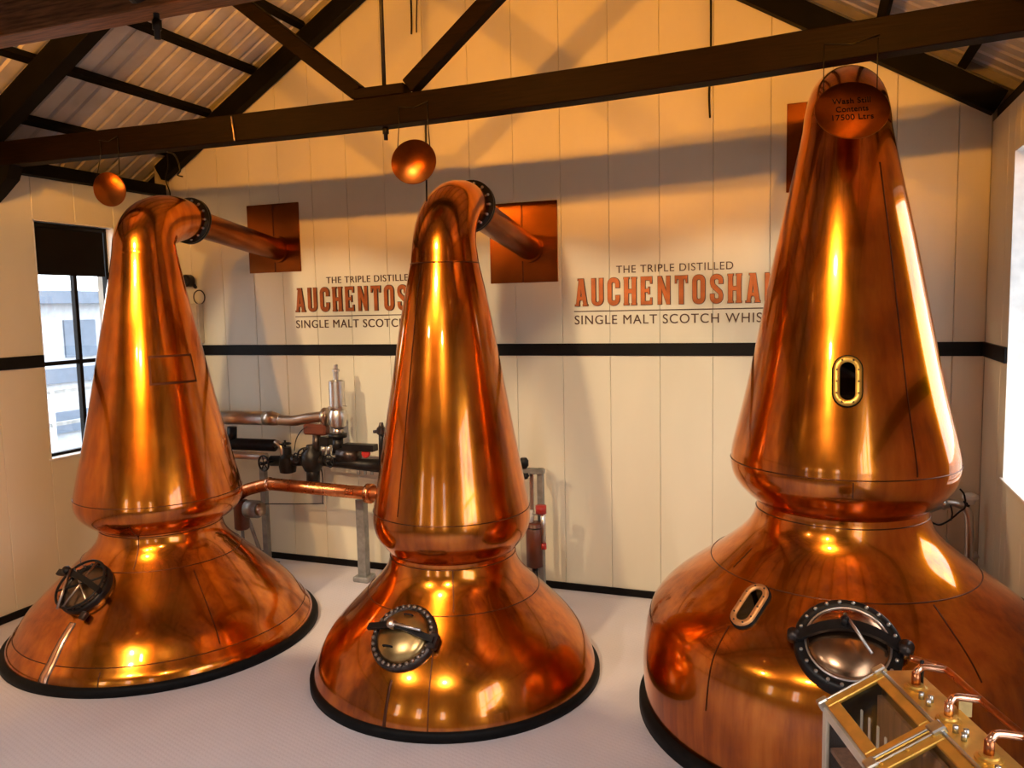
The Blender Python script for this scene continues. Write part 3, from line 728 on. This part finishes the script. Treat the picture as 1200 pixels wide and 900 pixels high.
TM = (word_meshes('THE TRIPLE DISTILLED', 1.13, .074, .008, 1.12), word_meshes('SINGLE MALT SCOTCH WHISKY', 2.01, .092, .008, 1.12))
def wall_sign(label, x0):
    r_ = thing('wall_sign', label, 'sign', (x0, YB, 2.8), 'distillery wall signs'); r_.rotation_euler = (math.pi / 2, 0, 0)
    for i, ch in enumerate('AUCHENTOSHAN'):
        a, b_ = GM[ch]
        l = obj('letter', a, 'letter_copper', r_); l.location = (.016 + i * .1672, .188, 0)
        obj('letter_outline', b_, 'letter_dark', l)
    for me, dx in TM[0]: o = obj('tagline_word', me, 'letter_dark', r_); o.location = (.435 + dx, .505, 0)
    for me, dx in TM[1]: o = obj('tagline_word', me, 'letter_dark', r_); o.location = (dx, 0, 0)
    obj('rule', box((-.005, .128, 0), (2.02, .138, .008)), 'letter_dark', r_, False)
wall_sign('copper-lettered distillery sign between the still with the patch and the middle still', -5.68)
wall_sign('copper-lettered distillery sign beside the largest still', -2.30)

# ------------------------------------------------------------------ hanging discs
def disc(label, px, py, y, rad, tilt, zbeam, lines, dx=.75, yaw=0):
    p = hit(px, py, 1, y); r_ = thing('capacity_disc', label, 'sign', p, 'copper discs hanging from the truss')
    M = Matrix.Rotation(yaw, 4, 'Z') @ Matrix.Rotation(math.pi / 2 + tilt, 4, 'X')
    d = obj('disc', lathe([(0, .001), (0, rad - .004), (.004, rad), (.010, rad), (.014, rad - .004), (.014, .001)], 56), 'disc_copper', r_); d.matrix_local = M
    for k, (s, w) in enumerate(lines):
        me = text_mesh(s, w, .042, .002, 1.05); me.materials.append(MATS['black_paint']); t = obj('lettering', me, 'black_paint', d); t.location = (-w / 2, .045 - .062 * k, .0142)
    for s in (-1, 1):
        a = M @ Vector((s * rad * dx, rad * math.sqrt(1 - dx * dx) - .01, .007)); b_ = Vector((a.x, T1Y - .082 - p.y, zbeam - p.z + .12))
        obj('wire', tube([a, (a.x, b_.y, zbeam - p.z), b_], .0035, 6), 'iron', r_)
    obj('wire', tube([Vector((-rad * dx, T1Y - .084 - p.y, zbeam - p.z + .12)), Vector((0, T1Y - .084 - p.y, zbeam - p.z + .10)), Vector((rad * dx, T1Y - .084 - p.y, zbeam - p.z + .135))], .0035, 6), 'iron', r_)
disc('round copper disc reading wash still, in front of the largest still', 998, 130, 5.46, .215, -.49, 4.46, [('Wash Still', .22), ('Contents', .185), ('17500 Ltrs', .235)], .72, .15)
disc('round copper disc hanging near the top of the middle still', 485, 190, 5.53, .172, -.17, 4.395, [], .72, .25)
disc('small round copper disc hanging near the still with the patch', 129, 222, 5.53, .148, .15, 4.42, [], .72, .3)

# ------------------------------------------------------------------ pipework between the stills
def P(px, py, y): return hit(px, py, 1, y)
def pipe_thing(name, label, cat, base, group=None): return thing(name, label, cat, base, group)
def rel(r_, pts): return [Vector(q) - r_.location for q in pts]
YP = 7.55
r_ = thing('valve_manifold', 'black iron valve manifold with handwheels, grey vent pipe and tall relief valve behind the stills', 'valve', P(370, 535, YP))
obj('pipe', tube(rel(r_, [(XL + .01, YP, P(225, 489, YP).z), P(312, 490, YP)]), .081, 24), 'steel', r_)
obj('reducer', tube(rel(r_, [P(311, 490, YP), P(318, 490, YP), P(328, 492, YP)]), [.084, .086, .062], 24), 'steel_warm', r_)
obj('pipe', tube(rel(r_, spline([tuple(P(*q, YP)) for q in ((326, 492), (345, 493), (362, 490), (381, 488))], 4)), .06, 24), 'steel_warm', r_)
obj('flange', tube(rel(r_, [P(380, 488, YP), P(384, 488, YP)]), .10, 24), 'steel_warm', r_)
c = P(396, 489, YP)
obj('valve_body', lathe([(-.13, .05), (-.10, .085), (-.04, .10), (.04, .10), (.08, .085), (.11, .10), (.125, .10), (.13, .088), (.40, .085), (.41, .06), (.415, .03), (.50, .032), (.505, .04), (.53, .04), (.54, .022), (.58, .024), (.585, .001)], 24, (True, False), Matrix.Translation(c - r_.location)), 'steel', r_)
obj('valve_neck', tube(rel(r_, [P(396, 500, YP), P(396, 512, YP)]), .055, 20), 'steel_warm', r_)
obj('flange', tube(rel(r_, [P(396, 508, YP), P(396, 512, YP)]), .10, 20), 'iron', r_)
obj('valve_stem', tube(rel(r_, [P(396, 512, YP), P(396, 530, YP)]), .06, 20), 'iron', r_)
# black valve manifold
obj('pipe', tube(rel(r_, [(XL + .01, YP, P(258, 520, YP).z), P(322, 522, YP)]), .07, 20), 'iron', r_)
obj('pipe', tube(rel(r_, [(XL + .01, YP - .12, P(262, 533, YP - .12).z), P(312, 535, YP - .12)]), .045, 20), 'steel', r_)
obj('pipe', tube(rel(r_, [P(318, 540, YP), P(380, 540, YP)]), .06, 20), 'iron', r_)
obj('pipe', tube(rel(r_, [P(380, 541, YP), P(448, 546, YP)]), [.05, .075], 20), 'iron', r_)
obj('drain_pipe', tube(rel(r_, [P(367, 545, YP), P(367, 568, YP)]), .075, 20), 'iron', r_)
obj('valve_body', lathe([(-.13, .06), (-.12, .09), (-.05, .10), (.05, .09), (.09, .05), (.17, .045)], 18, (True, True), Matrix.Translation(P(337, 541, YP) - r_.location)), 'iron', r_)
obj('valve_body', lathe([(-.14, .09), (-.05, .13), (.06, .12), (.12, .07), (.15, .06)], 18, (True, True), Matrix.Translation(P(366, 537, YP) - r_.location)), 'iron', r_)
obj('actuator', box(*[tuple(q) for q in ((P(358, 503, YP) - r_.location - Vector((0, .06, .055))), (P(384, 503, YP) - r_.location + Vector((0, .06, .055))))], .02), 'brown_paint', r_)
obj('actuator_stem', tube(rel(r_, [P(371, 508, YP), P(371, 530, YP)]), .045, 14), 'iron_rim', r_)
obj('solenoid', box(*[tuple(q) for q in ((P(377, 522, YP) - r_.location - Vector((0, .05, .0))), (P(387, 512, YP) - r_.location + Vector((0, .05, 0))))], .008), 'iron', r_)
for px in (379, 385, 391, 398):
    obj('fitting', tube(rel(r_, [P(px, 533, YP), P(px + 1, 520 + (px % 3), YP)]), .022, 10), 'steel', r_)
obj('motor_housing', tube(rel(r_, [P(398, 533, YP), P(420, 534, YP)]), [.09, .075], 18), 'iron_rim', r_)
obj('bracket', box(tuple(P(404, 527, YP) - r_.location + Vector((0, -.06, 0))), tuple(P(440, 521, YP) - r_.location + Vector((0, .06, 0))), .006), 'iron', r_)
obj('gauge', lathe([(0, .045), (.03, .05), (.04, .045)], 20, (True, True), Matrix.Translation(P(430, 531, YP) - r_.location) @ Matrix.Rotation(math.pi / 2, 4, 'X')), 'red_paint', r_)
def handwheel(c, rad, n, parent, axis, mat='iron'):
    a, b2, d = frame_of(axis); M = mframe(c, a, b2, Vector(axis).normalized())
    w = obj('handwheel', ring(rad, rad * .13, 28, 0, 8), mat, parent); w.matrix_local = M
    for k in range(n):
        t = 2 * math.pi * k / n + .5; obj('spoke', tube([(0, 0, 0), (rad * math.cos(t), rad * math.sin(t), 0)], rad * .085, 6), mat, w)
    obj('hub', tube([(0, 0, -.04), (0, 0, .12)], rad * .2, 10), mat, w)
handwheel(P(309, 543, YP - .2) - r_.location, .085, 5, r_, (.25, 1, 0))
handwheel(P(334, 520, YP) - r_.location, .062, 4, r_, (0, 0, -1))
handwheel(P(347, 537, YP - .1) - r_.location, .055, 4, r_, (.3, 1, 0))
handwheel(P(357, 533, YP - .08) - r_.location, .075, 5, r_, (-.5, 1, 0))
handwheel(P(386, 540, YP - .1) - r_.location, .07, 5, r_, (.3, 1, .1))
obj('pipe', tube(rel(r_, [P(272, 500, YP), P(272, 516, YP)]), .055, 12), 'iron', r_)
obj('cable', tube(rel(r_, spline([tuple(P(*q, YP - .1)) for q in ((345, 528), (347, 515), (353, 505), (360, 500))], 4)), .006, 6), 'iron', r_)
obj('elbow', tube(rel(r_, spline([tuple(P(*q, YP)) for q in ((318, 524), (324, 519), (330, 524), (332, 535))], 4)), .035, 12), 'steel_warm', r_)
for k, px in enumerate((420, 428, 436)): obj('hanger', tube(rel(r_, [P(px, 548, YP), P(px, 556, YP)]), .02, 8), 'galvanised', r_)
# posts that carry the manifold
g0 = Vector((-6.07, 7.70, 0)); t = thing('steel_post', 'grey steel post with a diagonal brace below the handwheel', 'post', g0, 'steel pipe posts')
top = P(335, 548, YP).z - .05
obj('post', box((-.035, -.035, 0), (.035, .035, top), .004), 'galvanised', t, False); obj('foot_plate', box((-.10, -.10, 0), (.10, .10, .02), .004), 'galvanised', t, False)
obj('brace', bar((-.02, -.05, .04), (-.20, -.09, .62), .035, .035), 'galvanised', t, False)
g0 = Vector((-4.66, 7.55, 0)); t = thing('steel_post', 'grey steel post on a block foot beside the middle still', 'post', g0, 'steel pipe posts')
obj('post', box((-.05, -.05, .05), (.05, .05, P(424, 585, 7.55).z), .004), 'galvanised', t, False); obj('foot_block', box((-.095, -.095, 0), (.095, .095, .06), .01), 'galvanised', t, False)
# copper pipe between the stills
YC = 7.30
t = thing('copper_pipe', 'long horizontal copper pipe with an elbow and a brown cylinder behind the two smaller stills', 'pipe', P(360, 573, YC))
obj('pipe', tube(rel(t, spline([tuple(P(*q, YC)) for q in ((268, 590), (285, 576), (300, 571), (316, 567))], 4) + [tuple(P(430, 578, YC))]), .069, 24), 'copper_pipe', t)
obj('joint_ring', tube(rel(t, [P(314, 567, YC), P(317, 567, YC)]), .074, 24), 'copper_bright', t)
obj('flange', tube(rel(t, [P(430, 578, YC), P(436, 578.5, YC)]), .105, 24), 'copper_pipe', t)
qa = P(435, 578.5, YC); qb = P(462, 579.5, YC); obj('pipe', tube(rel(t, spline([tuple(qa), tuple(qb), (qb.x + .35, YC - .06, qb.z), (qb.x + .60, YC - .25, qb.z), (S2.c.x - .12, S2.c.y + .66, qb.z)], 5)), .085, 24), 'copper_pipe', t)
# copper pot + flange by still 1
obj('sample_cylinder', lathe([(0, .07), (.015, .085), (.32, .085), (.335, .07)], 20, (True, True), Matrix.Translation(P(284, 620, 7.3) - t.location)), 'brown_paint', t)
obj('flange', tube(rel(t, [P(290, 596, 7.3), P(303, 597, 7.3)]), .10, 20), 'galvanised', t)
obj('flange_rim', tube(rel(t, [P(303, 597, 7.3), P(307, 597, 7.3)]), .075, 20), 'steel_warm', t)
q = P(284, 620, 7.3); obj('support', tube(rel(t, [q, (q.x, q.y, 0)]), .02, 8), 'galvanised', t)
MAN = r_
obj('impulse_line', tube(rel(MAN, spline([tuple(P(*q, 7.62)) for q in ((308, 590.5), (350, 590.5), (377, 590), (378, 588), (378, 560), (376, 548))], 3)), .006, 8), 'iron', MAN)

# equipment behind the middle still, right side
YE = 7.5
t = thing('condensate_tank', 'brown cylinder tank with a red-capped level gauge on a grey stand behind the middle still', 'tank', (P(627, 664, YE).x, YE, 0))
zt0, zt1 = P(627, 664, YE).z, P(627, 612, YE).z
obj('tank', lathe([(zt0, .06), (zt0 + .01, .085), (zt1 - .01, .085), (zt1, .07)], 24, (True, True)), 'brown_paint', t)
obj('tank_band', ring(.086, .006, 24, zt1 - .05, 6), 'iron_rim', t)
obj('stand', tube([(0, 0, 0), (0, 0, zt0)], .03, 10), 'iron', t)
obj('neck', tube([(-.05, 0, zt1), (-.05, 0, P(622, 598, YE).z)], .04, 12), 'white_plastic', t)
gx_ = P(637, 640, YE).x - t.location.x; z0_ = P(637, 640, YE).z; z = P(637, 596, YE).z
obj('gauge_tube', tube([(gx_, 0, z0_), (gx_, 0, z)], .026, 14), 'steel', t)
obj('gauge_cap', tube([(gx_ - .02, 0, z - .05), (gx_ - .02, 0, z + .03)], .055, 16), 'red_paint', t); obj('gauge_cap', tube([(gx_, 0, z0_ - .03), (gx_, 0, z0_ + .03)], .03, 14), 'red_paint', t)
obj('link_pipe', tube([(gx_, 0, z0_ + .08), (gx_ - .09, 0, z0_ + .08)], .014, 8), 'steel', t); obj('link_pipe', tube([(gx_, 0, z - .06), (gx_ - .12, 0, z - .06)], .014, 8), 'steel', t)
px_ = P(624, 595, YE).x - t.location.x; zz1 = P(624, 549, YE + .12).z
obj('post', box((px_ + .01, .12, 0), (px_ + .07, .18, zz1), .004), 'galvanised', t, False); obj('post', box((px_ - .075, .13, 0), (px_ - .035, .17, zz1), .004), 'steel', t, False)
obj('top_rail', box((px_ - .15, .085, zz1 - .05), (px_ + .09, .155, zz1), .004), 'galvanised', t, False)
obj('knob', lathe([(-.03, .03), (0, .05), (.05, .05), (.08, .03)], 14, (True, True), Matrix.Translation((px_ - .12, .10, zz1 + .03))), 'iron', t)
obj('knob', lathe([(-.03, .03), (0, .045), (.03, .03)], 14, (True, True), Matrix.Translation((px_ - .10, .07, zz1 - .07))), 'iron', t)
# knob on the left edge of the middle still
obj('drain_valve', lathe([(-.05, .02), (-.03, .05), (.03, .05), (.05, .03), (.09, .02)], 14, (True, True), Matrix.Translation(P(447, 505, 7.4) - MAN.location)), 'iron_rim', MAN)
obj('valve_stem', tube(rel(MAN, [P(447, 505, 7.4), P(438, 506, 7.4)]), .018, 8), 'iron_rim', MAN)
obj('feed_pipe', tube(rel(MAN, [P(447, 505, 7.4), P(447, 546, 7.5)]), .03, 10), 'iron', MAN)

# steel pipe in the right corner behind the largest still
YQ = 7.62
t = thing('steel_pipe', 'bent steel pipe with a sensor head in the corner behind the largest still', 'pipe', (P(1136, 650, YQ).x, YQ, 0))
obj('pipe', tube(rel(t, [(P(1136, 650, YQ).x, YQ, 0)] + spline([tuple(P(*q, YQ)) for q in ((1136, 648), (1136, 610), (1133, 598), (1124, 591), (1110, 589), (1096, 594), (1080, 600))], 4)), .034, 16), 'steel', t)
obj('union', tube(rel(t, [P(1102, 591, YQ), P(1110, 588, YQ)]), .055, 14), 'steel', t)
obj('sensor_head', lathe([(-.05, .03), (-.02, .04), (0, .065), (.03, .06), (.045, .03)], 16, (True, True), Matrix.Translation(P(1137, 584, YQ) - t.location)), 'white_plastic', t)
obj('sensor_stem', tube(rel(t, [P(1133, 588, YQ), P(1131, 598, YQ)]), .028, 10), 'iron', t)
obj('base_flange', tube([(0, 0, 0), (0, 0, .03)], .09, 16), 'galvanised', t)
obj('valve', tube(rel(t, [P(1130, 655, YQ), P(1146, 650, YQ)]), .03, 10), 'steel', t)
def cable(label, pts, rad=.008, y=None, mat='iron'):
    tag(obj('cable', tube(spline([tuple(P(q[0], q[1], y)) for q in pts], 5), rad, 6), mat), label, 'cable')
cable('black cable looping behind the largest still', [(1088, 610), (1100, 615), (1112, 610), (1124, 600), (1131, 594), (1130, 580), (1125, 573)], .008, 7.55)
cable('thin black cable dropping from the bent steel pipe', [(1114, 592), (1116, 602), (1114, 610)], .007, 7.53)
t = tag(obj('floor_valve', lathe([(0, .09), (.05, .1), (.16, .07), (.3, .09), (.62, .08), (.7, .1), (.74, .05)], 16, (True, True), Matrix.Translation((P(1110, 645, 7.35).x - .05, 7.72, 0))), 'iron'), 'dark iron valve standing on the floor behind the largest still', 'valve')

# wall floodlight, cable and beige box behind the still with the patch
YW = YB
c = P(221, 329, YW - .12)
t = thing('wall_floodlight', 'small black floodlight on the back wall beside the still with the patch', 'lamp', (c.x, YW, c.z))
obj('housing', lathe([(0, .045), (.02, .075), (.10, .075), (.12, .06)], 18, (True, True), Matrix.Translation((-.02, -.05, 0)) @ Matrix.Rotation(math.pi / 2, 4, 'X')), 'iron', t)
obj('arm', tube([(0, -.002, -.08), (0, -.08, -.02)], .022, 8), 'iron', t)
obj('cable_loop', lathe([(.0 + .007 * math.sin(2 * math.pi * k / 6), .085 + .007 * math.cos(2 * math.pi * k / 6)) for k in range(7)], 28, (False, False), Matrix.Translation((.05, -.012, -.20)) @ Matrix.Rotation(math.pi / 2, 4, 'X')), 'iron_rim', t)
a, b_ = P(224, 356, YW), P(236, 402, YW)
t = thing('switch_box', 'beige electrical box on the back wall beside the still with the patch', 'box', ((a.x + b_.x) / 2, YW, b_.z))
w2 = (b_.x - a.x) / 2 + .06
obj('housing', box((-w2, -.09, 0), (w2, 0, a.z - b_.z), .008), 'box_beige', t, False); obj('cover', box((-w2 + .015, -.10, .02), (w2 - .015, -.088, a.z - b_.z - .02), .003), 'box_beige', t, False)

# loose cables
cable('thin cable hanging down the gable wall near the largest still', [(833, -20), (833, 60), (831, 110), (832, 138)], .010, YB - .012)
cable('thin cable hanging down the gable wall above the middle still', [(481, -20), (482, 20), (482, 40)], .009, YB - .012)
cable('second thin cable hanging down the gable wall above the middle still', [(489, -20), (488, 20), (488, 38)], .006, YB - .012)
cable('frayed cable end hanging from the dark tie beam near the still with the patch', [(196, 178), (204, 181), (209, 190), (211, 200), (208, 205), (214, 207)], .007, T1Y - .09)
cable('loose cable strand hanging near the eaves above the still with the patch', [(196, 180), (197, 196), (194, 210), (199, 225), (199, 232)], .007, YB - .15)
t_ = [(271, 136), (273, 150), (275, 165)]
cable('wire tie wrapped round the dark tie beam', t_, .006, T1Y - .085, 'steel_warm')
tag(obj('cable', tube([P(499, 118, T1Y + .071), P(499, 150, T1Y + .071), P(500, 236, T1Y + .071)], .007, 6), 'iron'), 'straight cable dropping behind the middle copper disc', 'cable')

# ------------------------------------------------------------------ brass spirit safe
ZB, ZA = 1.15, 1.29
B0 = Vector((.066, 3.804, 0)); U = Vector((.342, -.94, 0)).normalized(); V = Vector((-U.y, U.x, 0))
SM = mframe(B0, U, V, Vector((0, 0, 1)))
safe = thing('spirit_safe', 'brass-framed glass spirit safe with copper pipes on its top', 'spirit safe', (0, 0, 0)); safe.matrix_world = SM
LEN, SW_, TOPW = 1.55, .252, .16
sl = Vector((0, SW_, ZA - ZB)).normalized()                # up the glazed slope
sn = Vector((0, -sl.z, sl.y))
def on_slope(u, s, n): return Vector((u, 0, ZB)) + sl * s + sn * n
sl_len = math.hypot(SW_, ZA - ZB)
def slope_box(u0, u1, s0, s1, n0, n1, bev=.004):
    M = mframe((0, 0, ZB), Vector((1, 0, 0)), sl, sn); return add_box(bmesh.new(), (u0, s0, n0), (u1, s1, n1), M, bev)
pl = .50; gap = .02
for i in range(3):
    u0 = .0 + i * (pl + gap); u1 = u0 + pl; fw = .055
    bm = slope_box(u0, u0 + fw, 0, sl_len, 0, .018)
    f = obj('lid_frame', bm, 'brass', safe, False)
    bm2 = bmesh.new(); M = mframe((0, 0, ZB), Vector((1, 0, 0)), sl, sn)
    add_box(bm2, (u1 - fw, 0, 0), (u1, sl_len, .018), M, .004); add_box(bm2, (u0 + fw, 0, 0), (u1 - fw, fw, .018), M, .004); add_box(bm2, (u0 + fw, sl_len - fw * .8, 0), (u1 - fw, sl_len, .018), M, .004)
    f2 = obj('lid_frame', bm2, 'brass', safe, False)
    obj('pane', slope_box(u0 + fw, u1 - fw, fw, sl_len - fw * .8, .003, .008, 0), 'safe_glass', safe, False)
    bm3 = bmesh.new()
    for uu in (u0 + .008, u1 - .008): add_box(bm3, (uu - .006, 0, .018), (uu + .006, sl_len, .026), M, .003)
    obj('edge_bead', bm3, 'steel', safe, False)
    for uu in (u0 + .02, u1 - .02):
        for ss in (.03, sl_len * .5, sl_len - .03):
            o = obj('bolt', bolt_mesh(.007, .006, 'brass'), 'brass', safe); o.matrix_local = M @ Matrix.Translation((uu, ss, .018))
    # corner hinges
    for uu in (u0, u1):
        obj('corner_block', slope_box(uu - .022, uu + .022, sl_len - .03, sl_len + .03, .0, .035, .006), 'steel', safe, False)
        obj('corner_block', slope_box(uu - .02, uu + .02, -.03, .02, -.02, .03, .006), 'steel', safe, False)
ZL = .62
bm = bmesh.new()
add_box(bm, (0, SW_, ZL), (LEN, SW_ + TOPW, ZA - .004), None, 0)
obj('back_case', bm, 'brass_dark', safe, False)
obj('top_plate', box((-.01, SW_ - .005, ZA - .004), (LEN + .01, SW_ + TOPW + .01, ZA + .012), .004), 'brass', safe, False)
obj('top_edge', tube([(-.01, SW_ + .003, ZA + .016), (LEN, SW_ + .003, ZA + .016)], .008, 8), 'steel', safe)
obj('safe_floor', box((0, 0, ZL - .03), (LEN, SW_ + TOPW, ZL), .004), 'wood_panel', safe, False)
obj('inner_panel', box((.02, SW_ - .022, ZL), (LEN - .02, SW_ - .004, ZA - .09)), 'wood_panel', safe, False)
obj('end_panel', prism([(0, 0, ZL), (0, SW_, ZL), (0, SW_, ZA), (0, 0, ZB)], 0, (.012, 0, 0)), 'black_paint', safe, False)
obj('end_panel', prism([(LEN - .012, 0, ZL), (LEN - .012, SW_, ZL), (LEN - .012, SW_, ZA), (LEN - .012, 0, ZB)], 0, (.012, 0, 0)), 'brass', safe, False)
for i in range(3):
    u0 = i * (pl + gap); u1 = u0 + pl; bm = bmesh.new()
    add_box(bm, (u0, -.012, ZL), (u0 + .045, .006, ZB - .005), None, .003); add_box(bm, (u1 - .045, -.012, ZL), (u1, .006, ZB - .005), None, .003)
    add_box(bm, (u0 + .045, -.012, ZB - .05), (u1 - .045, .006, ZB - .005), None, .003); add_box(bm, (u0 + .045, -.012, ZL), (u1 - .045, .006, ZL + .045), None, .003)
    obj('front_frame', bm, 'cream_frame', safe, False)
    obj('pane', box((u0 + .045, -.004, ZL + .045), (u1 - .045, .001, ZB - .05)), 'safe_glass', safe, False)
obj('spirit_tray', box((.02, .02, .93), (LEN - .02, SW_ - .025, .95)), 'wood_panel', safe, False)
for i in range(3):
    for k, (px, py) in enumerate(((1010, 832), (1019, 841), (1029, 851), (1038, 864))):
        q = SM.inverted() @ hit(px, py, 2, 1.135); uu = q.x + i * (pl + gap)
        obj('hydrometer', box((uu - .009, q.y - .004, .95), (uu + .009, q.y + .004, 1.135), .003), 'white_plastic', safe, False)
# manifold of copper stubs and rail on the top plate
RV, RZ = SW_ + .215, ZA + .085
stub_mesh = lathe([(0, .018), (.075, .018)], 16); fl_mesh = lathe([(0, .048), (.008, .048), (.012, .036), (.02, .034), (.022, .018)], 24, (True, True))
for i, uu in enumerate((.17, .44, .72, 1.0, 1.27)):
    vv = SW_ + .075
    obj('pipe_flange', lathe([(0, .048), (.008, .048), (.012, .036), (.02, .034), (.022, .018)], 24, (True, True), Matrix.Translation((uu, vv, ZA + .012))), 'brass', safe)
    obj('pipe_stub', tube([(uu, vv, ZA + .03), (uu, vv, ZA + .085)], .018, 16), 'copper_bright' if i % 2 else 'copper_pipe', safe)
    obj('pipe_branch', tube(spline([(uu, vv, ZA + .08), (uu, vv + .01, ZA + .098), (uu - .01, vv + .04, ZA + .104), (uu - .02, RV, RZ)], 4), .015, 14), 'copper_bright', safe)
    for k in range(3): obj('gland_nut', tube([(uu + .09 + .03 * k, vv - .02 + .025 * (k % 2), ZA + .012), (uu + .09 + .03 * k, vv - .02 + .025 * (k % 2), ZA + .04)], .012, 6), 'steel', safe)
obj('rail_pipe', tube(spline([(.06, SW_ + .10, ZA + .10), (.09, SW_ + .17, RZ + .005), (.14, RV, RZ), (.3, RV, RZ)], 4) + [(LEN, RV, RZ)], .015, 14), 'copper_pipe', safe)
for uu in (.35, .9, 1.4): obj('rail_bracket', box((uu - .008, SW_ + TOPW, ZA - .02), (uu + .008, RV, RZ - .012)), 'brass_dark', safe, False)
obj('lock_post', tube([(.13, SW_ + .12, ZA + .012), (.13, SW_ + .12, ZA + .12)], .008, 10), 'iron', safe)
obj('knob', lathe([(0, .02), (.02, .04), (.045, .045), (.065, .035), (.075, .001)], 18, (True, False), Matrix.Translation((.95, SW_ + .10, ZA + .012))), 'iron', safe)
# stand
obj('stand_top', box((.03, .03, ZL - .09), (LEN - .03, SW_ + TOPW - .03, ZL - .03), .006), 'timber_dark', safe, False)
for uu in (.06, LEN - .13):
    for vv in (.05, SW_ + TOPW - .12): obj('leg', box((uu, vv, 0), (uu + .07, vv + .07, ZL - .09), .006), 'timber_dark', safe, False)

# ------------------------------------------------------------------ lamps on the near truss, then added fill spots
def floodlight(x, z, y, power, target, label, group, up, col, cone, blend):
    p = Vector((x, y, z)); d = (Vector(target) - p).normalized(); a, b2, _ = frame_of(d)
    t = thing('floodlight', label, 'lamp', p, group); M = mframe((0, 0, 0), a, b2, d)
    h = obj('housing', lathe([(-.14, .001), (-.14, .035), (-.10, .06), (.0, .07), (.05, .075), (.05, .068), (.01, .06)], 20), 'iron', t); h.matrix_local = M
    l_ = obj('lens', lathe([(.012, .06), (.014, .001)], 20), 'lamp_lens', t); l_.matrix_local = M
    obj('bracket', tube([(0, 0, 0), (0, .14 if up else .33, -.06 if up else .06)], .012, 8), 'iron', t)
    L = bpy.data.lights.new('lamp_light', 'SPOT'); L.energy = power; L.color = col; L.spot_size = math.radians(cone); L.spot_blend = blend; L.shadow_soft_size = .035 if up else .09
    lo = bpy.data.objects.new('lamp_light', L); C.objects.link(lo); lo.parent = t
    lo.matrix_local = mframe(d * .06, a, -b2 if False else b2, -d) if False else (Matrix.Translation(d * .07) @ d.to_track_quat('-Z', 'Y').to_matrix().to_4x4())
for x, e in LAMPS_UP: floodlight(x, 4.775, 3.10, e, (x * .9 - .25, YB, 5.0), 'black floodlight standing on the brown tie beam ' + {-5.4: 'near the small window wall', -2.3: 'beside the king rod', .4: 'before the largest still'}[x], 'floodlights on the tie beam', True, WARM, 112, .5)
for x, e in LAMPS_LOW: floodlight(x, 4.47, 2.92, e, (x, 7.9, 1.0), 'black spotlight hung under the brown tie beam in front of the ' + {-5.2: 'still with the patch', -2.85: 'middle still', -.6: 'largest still'}[x], 'spotlights under the tie beam', False, WARM_LOW, 56, .3)
floodlight(-3.6, 4.47, .6, 460, (XL, 5.4, 2.0), 'added black spotlight under the platform truss to warm the small window wall', 'spotlights under the tie beam', False, (1.0, .52, .16), 60, .5)  # added out of view to give the left wall its amber light

for x, tx, ty, w_ in ((-4.4, -3.9, 3.6, 'nearer the small window wall'), (-1.4, -1.5, 4.0, 'nearer the right-hand windows')):  # unseen fill spots, added to brighten the near floor
    floodlight(x, 4.47, .6, FLOOR_FILL, (tx, ty, 0), 'added black spotlight under the platform truss to brighten the floor, ' + w_, 'spotlights under the tie beam', False, (1.0, .88, .78), 92, .8)

# ------------------------------------------------------------------ outside the windows
gnd = struct(obj('ground', box((-60, -60, -.75), (60, 60, -.25)), 'outside_ground', None, False))
bx0 = -17.0
t = thing('neighbour_building', 'pale building with blue horizontal bands seen through the small window', 'building', (bx0, 16, -.25))
off = -Vector((bx0, 16, -.25))
def opart(nm, lo, hi, mt, par=t):
    o = obj(nm, box(lo, hi), mt, par, False); o.location = off; return o
opart('wall', (bx0 - 3, 10, -.25), (bx0, 22, 3.3), 'outside_wall')
opart('roof_edge', (bx0 - 3.2, 9.7, 3.3), (bx0 + .3, 22.2, 3.6), 'outside_blue')
for z0, z1 in ((.2, .7), (1.4, 1.75)): opart('band', (bx0, 10, z0), (bx0 + .1, 22, z1), 'outside_blue')
for k in range(6): opart('window', (bx0, 10.6 + 1.9 * k, 2.0), (bx0 + .05, 11.5 + 1.9 * k, 2.9), 'outside_blue')
t2 = thing('outside_railing', 'white railing outside the small window', 'railing', (-12, 12, -.25))
for k in range(10): o = obj('post', box((-.04, -4 + k * .9, 0), (.04, -3.94 + k * .9, 2.0)), 'white_paint', t2, False)
for z in (.9, 1.4, 1.95): obj('rail', box((-.03, -4.2, z), (.03, 4.6, z + .06)), 'galvanised', t2, False)
